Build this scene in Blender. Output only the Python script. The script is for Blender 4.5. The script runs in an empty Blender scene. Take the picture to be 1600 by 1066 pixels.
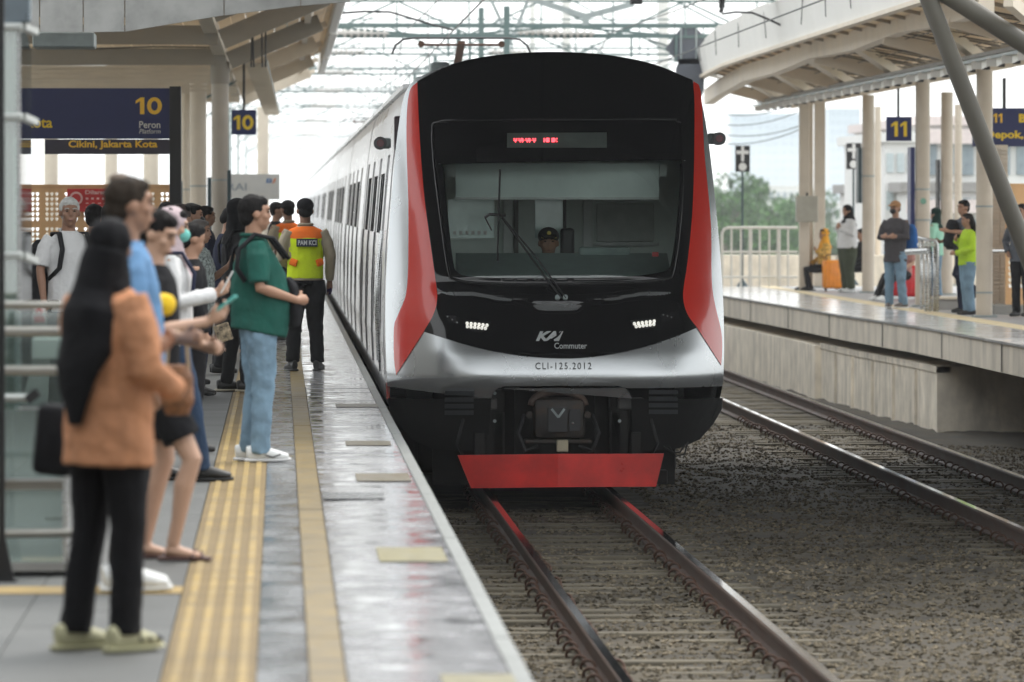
import bpy, bmesh, math, random
import numpy as np
from mathutils import Vector, Matrix, noise
from mathutils.geometry import delaunay_2d_cdt

random.seed(7)
S = bpy.context.scene
COL = S.collection
R = math.radians

# ------------------------------------------------------------------ camera
F = 10000.0                       # focal length in photograph pixels
YAW = math.atan(363 / F)
PITCH = math.atan(208 / F)
EYE = Vector((0, 0, 1.61))
cam = bpy.data.cameras.new('camera')
co = bpy.data.objects.new('camera', cam)
COL.objects.link(co)
S.camera = co
co.location = EYE
co.rotation_euler = (R(90) - PITCH, 0, -YAW)
cam.sensor_width = 36
cam.lens = F / 1600 * 36
cam.clip_start = 0.5
cam.clip_end = 6000
cam.dof.use_dof = True
cam.dof.focus_distance = 57.5
cam.dof.aperture_fstop = 5.0
CR = Matrix.Rotation(-YAW, 3, 'Z') @ Matrix.Rotation(R(90) - PITCH, 3, 'X')

# ------------------------------------------------------------------ sky and light
SUN_EL, SUN_AZ = R(58), R(35)
w = bpy.data.worlds.new('World')
S.world = w
w.use_nodes = True
nt = w.node_tree
nt.nodes.clear()
sky = nt.nodes.new('ShaderNodeTexSky')
sky.sky_type = 'NISHITA'
sky.sun_disc = False
sky.sun_elevation = SUN_EL
sky.sun_rotation = SUN_AZ
sky.dust_density = 4
cl = nt.nodes.new('ShaderNodeMixRGB')
cl.inputs[0].default_value = 0.85
cl.inputs[2].default_value = (11.7, 12.0, 12.0, 1)          # even cloud cover over the clear sky
bg = nt.nodes.new('ShaderNodeBackground')
bg.inputs[1].default_value = 0.105
wo = nt.nodes.new('ShaderNodeOutputWorld')
nt.links.new(sky.outputs[0], cl.inputs[1])
nt.links.new(cl.outputs[0], bg.inputs[0])
nt.links.new(bg.outputs[0], wo.inputs[0])
sl = bpy.data.lights.new('sun', 'SUN')
sl.energy = 1.2
sl.angle = R(25)
sl.color = (1, .96, .9)
so = bpy.data.objects.new('sun', sl)
COL.objects.link(so)
so.rotation_euler = (R(90) - SUN_EL, 0, math.pi - SUN_AZ)
so.location = (0, 0, 60)
vs = S.view_settings
vs.view_transform = 'Standard'
vs.look = 'None'
vs.exposure = 0.85
vs.gamma = 1
vs.use_curve_mapping = False
S.render.engine = 'CYCLES'
cy = S.cycles
cy.use_denoising = True
try:
    cy.denoiser = 'OPENIMAGEDENOISE'
except Exception:
    pass
cy.max_bounces = 7
cy.diffuse_bounces = 4
cy.glossy_bounces = 3
cy.transmission_bounces = 4
cy.transparent_max_bounces = 12
cy.volume_bounces = 1
cy.sample_clamp_indirect = 4
cy.caustics_reflective = False
cy.caustics_refractive = False


def ray(px, py):
    return CR @ Vector(((px - 800) / F, (533 - py) / F, -1))


def P(px, py, Y):
    d = ray(px, py)
    return EYE + d * (Y / d.y)


def PZ(px, py, Z=0.0):
    d = ray(px, py)
    return EYE + d * ((Z - EYE.z) / d.z)


# ------------------------------------------------------------------ materials
MATS = {}


def mat(name, col, rough=.7, metal=0.0, var=.12, scale=8.0, bump=0.0, bscale=60.0, rnd=0.0, emit=None,
        estr=1.0, spec=.5, stretch=None, dirt=0.0, dcol=(.05, .045, .04), dscale=2.0, coat=0.0, sheen=0.0, dstretch=None, rlo=None, rhi=None, world=False):
    if name in MATS:
        return MATS[name]
    m = bpy.data.materials.new(name)
    m.use_nodes = True
    t = m.node_tree
    b = t.nodes['Principled BSDF']
    N = t.nodes.new
    L = t.links.new
    tc = N('ShaderNodeTexCoord')
    mp = N('ShaderNodeMapping')
    if world:
        gp = N('ShaderNodeNewGeometry')
        L(gp.outputs['Position'], mp.inputs[0])
    else:
        L(tc.outputs['Object'], mp.inputs[0])
    if stretch:
        mp.inputs['Scale'].default_value = stretch
    c4 = (*col, 1)
    n = N('ShaderNodeTexNoise')
    n.inputs['Scale'].default_value = scale
    n.inputs['Detail'].default_value = 5
    L(mp.outputs[0], n.inputs[0])
    mr = N('ShaderNodeMapRange')
    mr.inputs[1].default_value = .3
    mr.inputs[2].default_value = .7
    mr.inputs[3].default_value = 1 - var
    mr.inputs[4].default_value = 1 + var
    L(n.outputs[0], mr.inputs[0])
    vm = N('ShaderNodeVectorMath')
    vm.operation = 'SCALE'
    vm.inputs[0].default_value = col
    L(mr.outputs[0], vm.inputs['Scale'])
    out = vm.outputs[0]
    if rnd:
        oi = N('ShaderNodeObjectInfo')
        m2 = N('ShaderNodeMapRange')
        m2.inputs[3].default_value = 1 - rnd
        m2.inputs[4].default_value = 1 + rnd
        L(oi.outputs['Random'], m2.inputs[0])
        v2 = N('ShaderNodeVectorMath')
        v2.operation = 'SCALE'
        L(out, v2.inputs[0])
        L(m2.outputs[0], v2.inputs['Scale'])
        out = v2.outputs[0]
    if dirt:
        dn = N('ShaderNodeTexNoise')
        dn.inputs['Scale'].default_value = dscale
        dn.inputs['Detail'].default_value = 8
        dn.inputs['Roughness'].default_value = .65
        if dstretch:
            dm = N('ShaderNodeMapping')
            dm.inputs['Scale'].default_value = dstretch
            L(tc.outputs['Object'], dm.inputs[0])
            L(dm.outputs[0], dn.inputs[0])
        else:
            L(mp.outputs[0], dn.inputs[0])
        dr = N('ShaderNodeMapRange')
        dr.inputs[1].default_value = .45
        dr.inputs[2].default_value = .72
        dr.inputs[4].default_value = dirt
        L(dn.outputs[0], dr.inputs[0])
        mx = N('ShaderNodeMixRGB')
        mx.inputs[2].default_value = (*dcol, 1)
        L(dr.outputs[0], mx.inputs[0])
        L(out, mx.inputs[1])
        out = mx.outputs[0]
    L(out, b.inputs['Base Color'])
    rr = N('ShaderNodeMapRange')
    rr.inputs[1].default_value = .3
    rr.inputs[2].default_value = .7
    rr.inputs[3].default_value = rlo if rlo is not None else max(0.02, rough * .85)
    rr.inputs[4].default_value = rhi if rhi is not None else min(1, rough * 1.15)
    L(n.outputs[0], rr.inputs[0])
    L(rr.outputs[0], b.inputs['Roughness'])
    b.inputs['Metallic'].default_value = metal
    b.inputs['Specular IOR Level'].default_value = spec
    if coat:
        b.inputs['Coat Weight'].default_value = coat
        b.inputs['Coat Roughness'].default_value = .06
    if sheen:
        b.inputs['Sheen Weight'].default_value = sheen
    if bump:
        bn = N('ShaderNodeTexNoise')
        bn.inputs['Scale'].default_value = bscale
        bn.inputs['Detail'].default_value = 4
        L(mp.outputs[0], bn.inputs[0])
        bp = N('ShaderNodeBump')
        bp.inputs['Strength'].default_value = bump
        bp.inputs['Distance'].default_value = .01
        L(bn.outputs[0], bp.inputs['Height'])
        L(bp.outputs[0], b.inputs['Normal'])
    if emit:
        b.inputs['Emission Color'].default_value = (*emit, 1)
        b.inputs['Emission Strength'].default_value = estr
    m.diffuse_color = c4
    MATS[name] = m
    return m


def glass(name, tint, refl=.12, rough=.02, mixd=0.0, dcol=(.3, .35, .33)):
    if name in MATS:
        return MATS[name]
    m = bpy.data.materials.new(name)
    m.use_nodes = True
    t = m.node_tree
    t.nodes.clear()
    N = t.nodes.new
    L = t.links.new
    tr = N('ShaderNodeBsdfTransparent')
    tr.inputs[0].default_value = (*tint, 1)
    g = N('ShaderNodeBsdfGlossy')
    g.inputs['Roughness'].default_value = rough
    lw = N('ShaderNodeLayerWeight')
    lw.inputs[0].default_value = .35
    mr = N('ShaderNodeMapRange')
    mr.inputs[3].default_value = refl
    mr.inputs[4].default_value = .9
    L(lw.outputs['Fresnel'], mr.inputs[0])
    mx = N('ShaderNodeMixShader')
    L(mr.outputs[0], mx.inputs[0])
    base = tr.outputs[0]
    if mixd:
        d = N('ShaderNodeBsdfDiffuse')
        d.inputs[0].default_value = (*dcol, 1)
        m2 = N('ShaderNodeMixShader')
        m2.inputs[0].default_value = mixd
        L(tr.outputs[0], m2.inputs[1])
        L(d.outputs[0], m2.inputs[2])
        base = m2.outputs[0]
    L(base, mx.inputs[1])
    L(g.outputs[0], mx.inputs[2])
    o = N('ShaderNodeOutputMaterial')
    L(mx.outputs[0], o.inputs[0])
    MATS[name] = m
    return m


def translucent(name, col, amt=.4):
    m = mat(name, col, .7, var=.12, scale=3, stretch=(1, .2, 1), dirt=.25, dcol=(.3, .24, .18), dscale=2)
    t = m.node_tree
    b = t.nodes['Principled BSDF']
    tl = t.nodes.new('ShaderNodeBsdfTranslucent')
    tl.inputs[0].default_value = (*col, 1)
    mx = t.nodes.new('ShaderNodeMixShader')
    mx.inputs[0].default_value = amt
    t.links.new(b.outputs[0], mx.inputs[1])
    t.links.new(tl.outputs[0], mx.inputs[2])
    t.links.new(mx.outputs[0], t.nodes['Material Output'].inputs[0])
    return m


# ------------------------------------------------------------------ mesh helpers
class MB:
    """collects simple shapes and links them as one mesh object"""

    def __init__(self):
        self.v = []
        self.f = []

    def add(self, vs, fs):
        k = len(self.v)
        self.v += [tuple(x) for x in vs]
        self.f += [tuple(i + k for i in f) for f in fs]
        return self

    def box(self, x0, x1, y0, y1, z0, z1, bev=0.0):
        if bev <= 0:
            vs = [(x, y, z) for z in (z0, z1) for y in (y0, y1) for x in (x0, x1)]
            return self.add(vs, [(0, 2, 3, 1), (4, 5, 7, 6), (0, 1, 5, 4), (2, 6, 7, 3), (0, 4, 6, 2), (1, 3, 7, 5)])
        b = min(bev, abs(x1 - x0) / 2.1, abs(y1 - y0) / 2.1, abs(z1 - z0) / 2.1)
        bm = bmesh.new()
        bmesh.ops.create_cube(bm, size=1)
        for q in bm.verts:
            q.co = Vector(((x0 + x1) / 2 + q.co.x * (x1 - x0), (y0 + y1) / 2 + q.co.y * (y1 - y0), (z0 + z1) / 2 + q.co.z * (z1 - z0)))
        bmesh.ops.bevel(bm, geom=bm.edges[:], offset=b, segments=2, affect='EDGES', profile=.5)
        return self.frombm(bm)

    def frombm(self, bm):
        bm.verts.index_update()
        self.add([q.co for q in bm.verts], [[q.index for q in f.verts] for f in bm.faces])
        bm.free()
        return self

    def bar(self, a, b, w_, h_, up=(0, 0, 1)):
        """square bar from a to b"""
        a, b = Vector(a), Vector(b)
        t = (b - a).normalized()
        u = Vector(up)
        if abs(t.dot(u)) > .98:
            u = Vector((0, 1, 0))
        s = t.cross(u).normalized()
        u = s.cross(t)
        vs = [p + s * (i * w_ / 2) + u * (j * h_ / 2) for p in (a, b) for i, j in ((-1, -1), (1, -1), (1, 1), (-1, 1))]
        return self.add(vs, [(3, 2, 1, 0), (4, 5, 6, 7), (0, 1, 5, 4), (1, 2, 6, 5), (2, 3, 7, 6), (3, 0, 4, 7)])

    def tube(self, pts, r, seg=10, cap=True):
        """round tube through pts; r a number, or one per point, or pairs"""
        pts = [Vector(p) for p in pts]
        n = len(pts)
        rs = r if isinstance(r, (list, tuple)) else [r] * n
        prev = None
        rings = []
        vs = []
        for i, p in enumerate(pts):
            t = (pts[min(i + 1, n - 1)] - pts[max(i - 1, 0)])
            if t.length < 1e-9:
                t = Vector((0, 0, 1))
            t.normalize()
            if prev is None:
                u = Vector((0, 1, 0)) if abs(t.y) < .9 else Vector((0, 0, 1))
                s = t.cross(u).normalized()
            else:
                s = (prev - t * prev.dot(t)).normalized()
            prev = s
            u = s.cross(t)
            ra, rb = rs[i] if isinstance(rs[i], (tuple, list)) else (rs[i], rs[i])
            for k in range(seg):
                a = 2 * math.pi * k / seg
                vs.append(p + s * math.cos(a) * ra + u * math.sin(a) * rb)
        fs = []
        for i in range(n - 1):
            for k in range(seg):
                k2 = (k + 1) % seg
                fs.append((i * seg + k, i * seg + k2, (i + 1) * seg + k2, (i + 1) * seg + k))
        if cap:
            fs.append(tuple(range(seg))[::-1])
            fs.append(tuple((n - 1) * seg + k for k in range(seg)))
        return self.add(vs, fs)

    def rings(self, rings, seg=14, cap=True):
        """horizontal elliptical rings (cx, cy, z, rx, ry)"""
        vs = []
        for cx, cy_, z, rx, ry in rings:
            for k in range(seg):
                a = 2 * math.pi * k / seg
                vs.append((cx + math.cos(a) * rx, cy_ + math.sin(a) * ry, z))
        fs = []
        n = len(rings)
        for i in range(n - 1):
            for k in range(seg):
                k2 = (k + 1) % seg
                fs.append((i * seg + k, i * seg + k2, (i + 1) * seg + k2, (i + 1) * seg + k))
        if cap:
            fs.append(tuple(range(seg))[::-1])
            fs.append(tuple((n - 1) * seg + k for k in range(seg)))
        return self.add(vs, fs)

    def ball(self, c, r, seg=12, rot=None):
        if not isinstance(r, (tuple, list)):
            r = (r, r, r)
        c = Vector(c)
        vs = []
        nr = seg // 2 + 1
        for i in range(1, nr):
            th = math.pi * i / nr
            for k in range(seg):
                a = 2 * math.pi * k / seg
                v = Vector((math.sin(th) * math.cos(a) * r[0], math.sin(th) * math.sin(a) * r[1], math.cos(th) * r[2]))
                vs.append(c + (rot @ v if rot else v))
        top = Vector((0, 0, r[2]))
        vs.append(c + (rot @ top if rot else top))
        vs.append(c - (rot @ top if rot else top))
        fs = []
        for i in range(nr - 2):
            for k in range(seg):
                k2 = (k + 1) % seg
                fs.append((i * seg + k, (i + 1) * seg + k, (i + 1) * seg + k2, i * seg + k2))
        T = len(vs) - 2
        for k in range(seg):
            k2 = (k + 1) % seg
            fs.append((T, k, k2))
            fs.append((T + 1, (nr - 2) * seg + k2, (nr - 2) * seg + k))
        return self.add(vs, fs)

    def disc(self, c, r, n, seg=20, depth=.01):
        c = Vector(c)
        n = Vector(n).normalized()
        return self.tube([c, c + n * depth], r, seg)

    def prism(self, poly, y0, y1):
        """polygon in x,z pushed from y0 to y1"""
        n = len(poly)
        vs = [(x, y0, z) for x, z in poly] + [(x, y1, z) for x, z in poly]
        fs = [tuple(range(n)), tuple(range(2 * n - 1, n - 1, -1))]
        for i in range(n):
            j = (i + 1) % n
            fs.append((i, i + n, j + n, j))
        return self.add(vs, fs)

    def extr(self, poly, y0, y1):
        return self.prism(poly, y0, y1)

    def mesh(self, name, m, smooth=False, angle=None):
        me = bpy.data.meshes.new(name)
        me.from_pydata(self.v, [], self.f)
        me.update()
        if isinstance(m, (list, tuple)):
            for q in m:
                me.materials.append(q)
        elif m:
            me.materials.append(m)
        if smooth:
            me.polygons.foreach_set('use_smooth', [True] * len(me.polygons))
            if angle:
                try:
                    me.set_sharp_from_angle(angle=R(angle))
                except Exception:
                    pass
        return me

    def build(self, name, m, parent=None, smooth=False, loc=None, angle=None, fix=True):
        if fix:
            bm = bmesh.new()
            for v in self.v:
                bm.verts.new(v)
            bm.verts.ensure_lookup_table()
            for f in self.f:
                try:
                    bm.faces.new([bm.verts[i] for i in f])
                except ValueError:
                    pass
            bmesh.ops.recalc_face_normals(bm, faces=bm.faces[:])
            me = bpy.data.meshes.new(name)
            bm.to_mesh(me)
            bm.free()
            if m:
                me.materials.append(m)
            if smooth:
                me.polygons.foreach_set('use_smooth', [True] * len(me.polygons))
                if angle:
                    me.set_sharp_from_angle(angle=R(angle))
        else:
            me = self.mesh(name, m, smooth, angle)
        o = bpy.data.objects.new(name, me)
        COL.objects.link(o)
        if parent:
            o.parent = parent
        if loc:
            o.location = loc
        return o


def tag(o, label=None, cat=None, group=None, kind=None):
    if label:
        o['label'] = label
    if cat:
        o['category'] = cat
    if group:
        o['group'] = group
    if kind:
        o['kind'] = kind
    return o


def thing(name, label, cat, loc=(0, 0, 0), rz=0.0, group=None):
    o = bpy.data.objects.new(name, None)
    COL.objects.link(o)
    o.location = loc
    o.rotation_euler = (0, 0, rz)
    o.empty_display_size = .1
    return tag(o, label, cat, group)


def struct(name, mb, m, parent=None, **k):
    o = mb.build(name, m, parent, **k)
    if not parent:
        o['kind'] = 'structure'
    return o


def kids(o):
    return KID.get(o.name, [])


def copy_tree(o, parent=None, loc=None, rz=None, label=None):
    c = o.copy()
    COL.objects.link(c)
    if parent:
        c.parent = parent
    if loc is not None:
        c.location = loc
    if rz is not None:
        c.rotation_euler = (0, 0, rz)
    if label:
        c['label'] = label
    for ch in [q for q in o.children]:
        copy_tree(ch, c)
    return c


def inst(name, me, parent, loc=(0, 0, 0), rot=None, kind=None):
    o = bpy.data.objects.new(name, me)
    COL.objects.link(o)
    if parent:
        o.parent = parent
    o.location = loc
    if rot:
        o.rotation_euler = rot
    if kind:
        o['kind'] = kind
    return o


def text2d(s, size, bold=0.0, shear=0.0, align='CENTER', spacing=1.0):
    if s in ('10', '11'):
        one = flag_one(.36, .72)
        vs = [(x, y) for x, y in one]
        fs = [tuple(range(7))]
        if s == '11':
            vs += [(x + .5, y) for x, y in one]
            fs.append(tuple(range(7, 14)))
        else:
            cx, n = .78, 24
            for k in range(n):
                t = 2 * math.pi * k / n
                vs += [(cx + .31 * math.cos(t), .37 * math.sin(t)), (cx + .14 * math.cos(t), .21 * math.sin(t))]
            for k in range(n):
                a, b = 7 + 2 * k, 7 + 2 * ((k + 1) % n)
                fs.append((a, b, b + 1, a + 1))
        mx = (max(v[0] for v in vs) + min(v[0] for v in vs)) / 2
        return [(x - mx, y) for x, y in vs], fs
    """flat text outline as (verts, faces) in x,y with its box centred on the origin (or left / right aligned)"""
    c = bpy.data.curves.new('t', 'FONT')
    c.body = s
    c.size = size
    c.offset = bold
    c.shear = shear
    c.resolution_u = 3
    c.space_character = spacing
    o = bpy.data.objects.new('t', c)
    me = o.to_mesh()
    vs = [(v.co.x, v.co.y) for v in me.vertices]
    fs = [tuple(p.vertices) for p in me.polygons]
    o.to_mesh_clear()
    bpy.data.objects.remove(o)
    bpy.data.curves.remove(c)
    if not vs:
        return [], []
    xs = [v[0] for v in vs]
    ys = [v[1] for v in vs]
    x0 = {'CENTER': (min(xs) + max(xs)) / 2, 'LEFT': min(xs), 'RIGHT': max(xs)}[align]
    y0 = (min(ys) + max(ys)) / 2
    return [(x - x0, y - y0) for x, y in vs], fs


def flag_one(w_, h_):
    """figure one with a flag, as on the station signs"""
    return [(w_ * .5, -h_ / 2), (w_, -h_ / 2), (w_, h_ / 2), (w_ * .58, h_ / 2), (0, h_ * .3), (0, h_ * .12), (w_ * .5, h_ * .28)]


def text_on(name, s, size, at, m, parent, fitw=None, fith=None, bold=0.0, shear=0.0, align='CENTER', normal=(0, -1, 0), spacing=1.0):
    """lettering lying on a vertical face that looks along normal (camera-facing by default)"""
    vs, fs = text2d(s, size, bold, shear, align, spacing)
    W = max(v[0] for v in vs) - min(v[0] for v in vs)
    H = max(v[1] for v in vs) - min(v[1] for v in vs)
    sx = fitw / W if fitw else 1
    sy = fith / H if fith else (sx if fitw else 1)
    if fith and not fitw:
        sx = sy
    n = Vector(normal).normalized()
    r = Vector((0, 0, 1)).cross(n).normalized()
    mb = MB()
    at = Vector(at)
    mb.add([at + r * (x * sx) + Vector((0, 0, y * sy)) for x, y in vs], fs)
    return mb.build(name, m, parent, fix=False)
# ------------------------------------------------------------------ shared materials
M_conc = mat('concrete', (.3, .29, .27), .85, var=.18, scale=1.5, bump=.5, bscale=30, dirt=.5, dcol=(.12, .11, .1), dscale=1.2)
M_wallc = mat('stained_concrete', (.86, .78, .65), .9, var=.18, scale=3, bump=.8, bscale=12, dirt=.55, dcol=(.22, .2, .16), dscale=1.5, dstretch=(1.2, 2.2, .35))
M_steel = mat('galvanised', (.3, .34, .34), .5, .6, var=.12)
M_dark = mat('dark_steel', (.035, .035, .037), .5, .3)
M_black = mat('black_plastic', (.012, .012, .013), .45)
M_cream = mat('cream_paint', (.66, .58, .47), .55, var=.06, scale=2, dirt=.22, dcol=(.3, .25, .19), dscale=1.5)
M_white = mat('white_paint', (.74, .73, .7), .5, var=.05, scale=2, dirt=.15, dcol=(.4, .38, .34), dscale=1)
M_soffit = translucent('soffit_board', (.72, .62, .48), .3)
M_beam = mat('brown_grey_tone', (.3, .27, .225), .6, var=.1, scale=2, dirt=.3, dcol=(.16, .14, .11))
M_navy = mat('navy_sign', (.012, .02, .105), .4, var=.05)
M_yel = mat('sign_yellow', (.85, .6, .03), .5, var=.03)
M_orange_t = mat('sign_amber', (.95, .58, .05), .5, var=.03)
M_wt = mat('sign_white', (.7, .7, .68), .5, var=.03)
M_red = mat('sign_red', (.55, .03, .03), .5)
M_chrome = mat('brushed_steel', (.55, .56, .56), .28, .9, var=.08, scale=20, stretch=(.2, 1, 4))
M_rust = mat('rusty_iron', (.1, .055, .038), .8, .2, var=.35, scale=25, bump=.5, bscale=80)
M_ballast = mat('ballast_stone', (.06, .05, .035), .95, var=.55, scale=3, bump=1.0, bscale=14, rnd=0, dirt=.7, dcol=(.05, .045, .04), dscale=1.6)

# ------------------------------------------------------------------ ground, deck and track bed
ZR, ZB = -.95, -1.13          # rail top, ballast level
struct('ground', MB().box(-500, 900, -120, 2600, -8.5, -8), mat('city_ground', (.2, .21, .17), .95, var=.3, scale=.05))
struct('viaduct_deck', MB().box(-9, 16, -40, 700, -2.6, -1.5), M_conc)


def fbm(x, y, s, o=3):
    return noise.fractal(Vector((x * s, y * s, 0)), 1.0, 2.0, o)


def ballast_h(x, y):
    h = .035 * fbm(x, y, .9) + .02 * fbm(x + 9, y, 5.0, 2)
    if 3.6 < x < 5.6:
        h -= .0
    if x > 7.3:
        h -= min(.26, (x - 7.3) * .32)
    return ZB + h


bx_ = []
xs = np.arange(.6, 10.2, .06)
ys = np.concatenate([np.arange(14, 62, .14), np.arange(62, 140, .5), np.arange(140, 700, 8)])
vs_ = [(x, y, ballast_h(x, y)) for y in ys for x in xs]
nx = len(xs)
fs_ = [(j * nx + i, j * nx + i + 1, (j + 1) * nx + i + 1, (j + 1) * nx + i) for j in range(len(ys) - 1) for i in range(nx - 1)]
bed = MB().add(vs_, fs_).build('ballast_bed', M_ballast, smooth=True, fix=False)
tag(bed, kind='structure')

# loose stones lying on the bed: nobody could count them
rng = np.random.default_rng(3)
octv = np.array([(1, 0, 0), (-1, 0, 0), (0, 1, 0), (0, -1, 0), (0, 0, 1), (0, 0, -1)], float)
octf = [(0, 2, 4), (2, 1, 4), (1, 3, 4), (3, 0, 4), (2, 0, 5), (1, 2, 5), (3, 1, 5), (0, 3, 5)]


def stones(name, n, xr, yr, smin, smax, m, skip=None):
    V, Fc = [], []
    # denser near the viewer
    u = rng.random(n)
    Y = yr[0] * (yr[1] / yr[0]) ** u
    X = xr[0] + rng.random(n) * (xr[1] - xr[0])
    k = 0
    for x, y in zip(X, Y):
        if skip and skip(x, y):
            continue
        s = smin + (smax - smin) * rng.random() ** 2
        q = octv * (.6 + .6 * rng.random((6, 1))) * np.array([1, 1, .7]) * s
        a = rng.random() * 6.28
        c, d = math.cos(a), math.sin(a)
        t = (rng.random() - .5) * 1.2
        q = q @ np.array([[c, -d, 0], [d, c, 0], [0, 0, 1]]) @ np.array([[1, 0, 0], [0, math.cos(t), -math.sin(t)], [0, math.sin(t), math.cos(t)]])
        q += np.array([x, y, ballast_h(x, y) + s * .18])
        V.append(q)
        Fc += [(a0 + k, b0 + k, c0 + k) for a0, b0, c0 in octf]
        k += 6
    V = np.concatenate(V)
    me = bpy.data.meshes.new(name)
    me.from_pydata(V.tolist(), [], Fc)
    me.materials.append(m)
    o = bpy.data.objects.new(name, me)
    COL.objects.link(o)
    tag(o, 'loose crushed stone ballast lying between and beside the rails', 'gravel', kind='stuff')
    return o


def island_mat(name, a, b):
    m = bpy.data.materials.new(name)
    m.use_nodes = True
    t = m.node_tree
    bs = t.nodes['Principled BSDF']
    g = t.nodes.new('ShaderNodeNewGeometry')
    r = t.nodes.new('ShaderNodeValToRGB')
    r.color_ramp.elements[0].color = (*a, 1)
    r.color_ramp.elements[1].color = (*b, 1)
    t.links.new(g.outputs['Random Per Island'], r.inputs[0])
    n = t.nodes.new('ShaderNodeTexNoise')
    n.inputs['Scale'].default_value = .55
    n.inputs['Detail'].default_value = 6
    mr = t.nodes.new('ShaderNodeMapRange')
    mr.inputs[1].default_value = .35
    mr.inputs[2].default_value = .65
    mr.inputs[3].default_value = .55
    mr.inputs[4].default_value = 1.2
    t.links.new(n.outputs[0], mr.inputs[0])
    tc = t.nodes.new('ShaderNodeTexCoord')
    t.links.new(tc.outputs['Object'], n.inputs[0])
    v = t.nodes.new('ShaderNodeVectorMath')
    v.operation = 'SCALE'
    t.links.new(r.outputs[0], v.inputs[0])
    t.links.new(mr.outputs[0], v.inputs['Scale'])
    t.links.new(v.outputs[0], bs.inputs['Base Color'])
    bs.inputs['Roughness'].default_value = .95
    bs.inputs['Specular IOR Level'].default_value = .2
    return m


M_stone = island_mat('stones', (.042, .036, .025), (.2, .167, .118))
stones('ballast_stones', 150000, (.85, 9.3), (20.5, 80), .01, .028, M_stone, lambda x, y: (y > 58 and x < 3.4))

# ------------------------------------------------------------------ tracks
M_railtop = mat('polished_rail', (.75, .75, .78), .07, 1.0, var=.05)
M_railweb = mat('rail_web', (.085, .055, .042), .7, .3, var=.3, scale=6, stretch=(1, .2, 1))
M_sleeper = mat('concrete_sleeper', (.12, .104, .075), .9, var=.3, scale=5, bump=.5, bscale=30, rnd=.18)
sl_me = MB().box(-1.0, 1.0, -.085, .085, -.18, .0, .012).mesh('sleeper', M_sleeper)
cv = []
for k in range(15):
    a = -.4 + 3.9 * k / 14
    cv.append((.04 * math.cos(a), .0 + .008 * k - .05, .028 + .04 * math.sin(a)))
clip_me = MB().tube(cv, .0095, 6).mesh('rail_clip', M_rust, smooth=True)


def rail_prof(cx):
    g = [(-.065, -.155), (-.065, -.14), (-.012, -.122), (-.009, -.045), (-.034, -.036), (-.036, -.01), (-.03, -.001)]
    pts = g + [(-x, z) for x, z in reversed(g)]
    return [(cx + x, ZR + z) for x, z in pts]


def track(cx, y0, ys, ye, far):
    t = thing('railway_track', 'x', 'railway track')
    t['kind'] = 'structure'
    del t['category']
    del t['label']
    for s in (-1, 1):
        c = cx + s * .567
        r = MB().prism(rail_prof(c), y0, far).build('rail', M_railweb, t)
        MB().box(c - .027, c + .027, y0, far, ZR - .001, ZR + .003).build('running_surface', M_railtop, r)
    y = ys
    while y < ye:
        sp = inst('sleeper', sl_me, t, (cx + random.uniform(-.02, .02), y + random.uniform(-.02, .02), ZR - .166 + random.uniform(-.012, .006)), (0, 0, random.uniform(-.01, .01)))
        if y < ys + 45:
            for s in (-1, 1):
                for q in (-1, 1):
                    inst('rail_clip', clip_me, sp, (s * .567 + q * .085, 0, .005), (0, 0, 0 if q > 0 else math.pi))
        y += .6
    return t


track(2.44, 10, 20, 61, 700)
track(6.5, 10, 36, 128, 700)

# ------------------------------------------------------------------ platform 10 (the one we stand on)
M_floor = mat('grey_floor_tile', (.085, .088, .085), .6, var=.22, scale=1.3, world=True, rnd=.05, bump=.06, bscale=60)
M_tact = mat('tactile_yellow', (.33, .225, .07), .55, var=.25, scale=5, rnd=.1, dirt=.5, dcol=(.17, .125, .06), dscale=2, stretch=(1, .5, 1), world=True)
M_line = mat('ochre_line', (.19, .135, .05), .5, var=.2, scale=6, rnd=.06, dirt=.5, dcol=(.1, .085, .06), dscale=2.5, stretch=(1, .5, 1), world=True)
M_gl = mat('worn_glossy_concrete', (.3, .3, .31), .1, var=.22, scale=5, rnd=.12, bump=.16, bscale=6, stretch=(1, .55, 1), dirt=.55, dcol=(.07, .07, .075), dscale=2.2, world=True, spec=.9, rlo=.04, rhi=.3)
M_gl2 = mat('grey_glossy_concrete', (.16, .165, .17), .2, var=.22, scale=5, rnd=.1, bump=.2, bscale=9, stretch=(1, .5, 1), dirt=.45, dcol=(.06, .06, .065), dscale=2.5, world=True, rlo=.1, rhi=.4)
M_nose = mat('platform_nosing', (.24, .25, .24), .5, var=.2, scale=4, rnd=.06)
XE = .865
plat = struct('platform', MB().box(-9, XE - .03, -40, 420, -.45, -.03), M_conc)
MB().box(-9, XE - .25, -40, 420, -1.6, -.45).build('platform_wall', M_conc, plat)
Y0, Y1 = 19.2, 57.0
tile_me = MB().box(-.298, .298, -.298, .298, -.029, 0, .003).mesh('floor_tile', M_floor)
for j in range(63):
    for i in range(4):
        inst('floor_tile', tile_me, plat, (-.41 - .3 - .6 * i, Y0 + .6 * j + .3, random.uniform(-.0006, .0006)), (random.uniform(-.001, .001), 0, 0))
MB().box(-9, -2.811, Y0, Y1, -.03, -.001).build('floor_slab', M_floor, plat)
MB().box(-9, -.41, Y1, 420, -.03, 0).build('floor_slab', M_floor, plat)
MB().box(-9, -.41, -40, Y0, -.03, 0).build('floor_slab', M_floor, plat)


M_groove = mat('tactile_groove_base', (.2, .135, .048), .7, var=.25, scale=6, rnd=.12, dirt=.5, dcol=(.06, .05, .035), dscale=4)  # base between the ribs, coloured darker than the ribs


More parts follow.
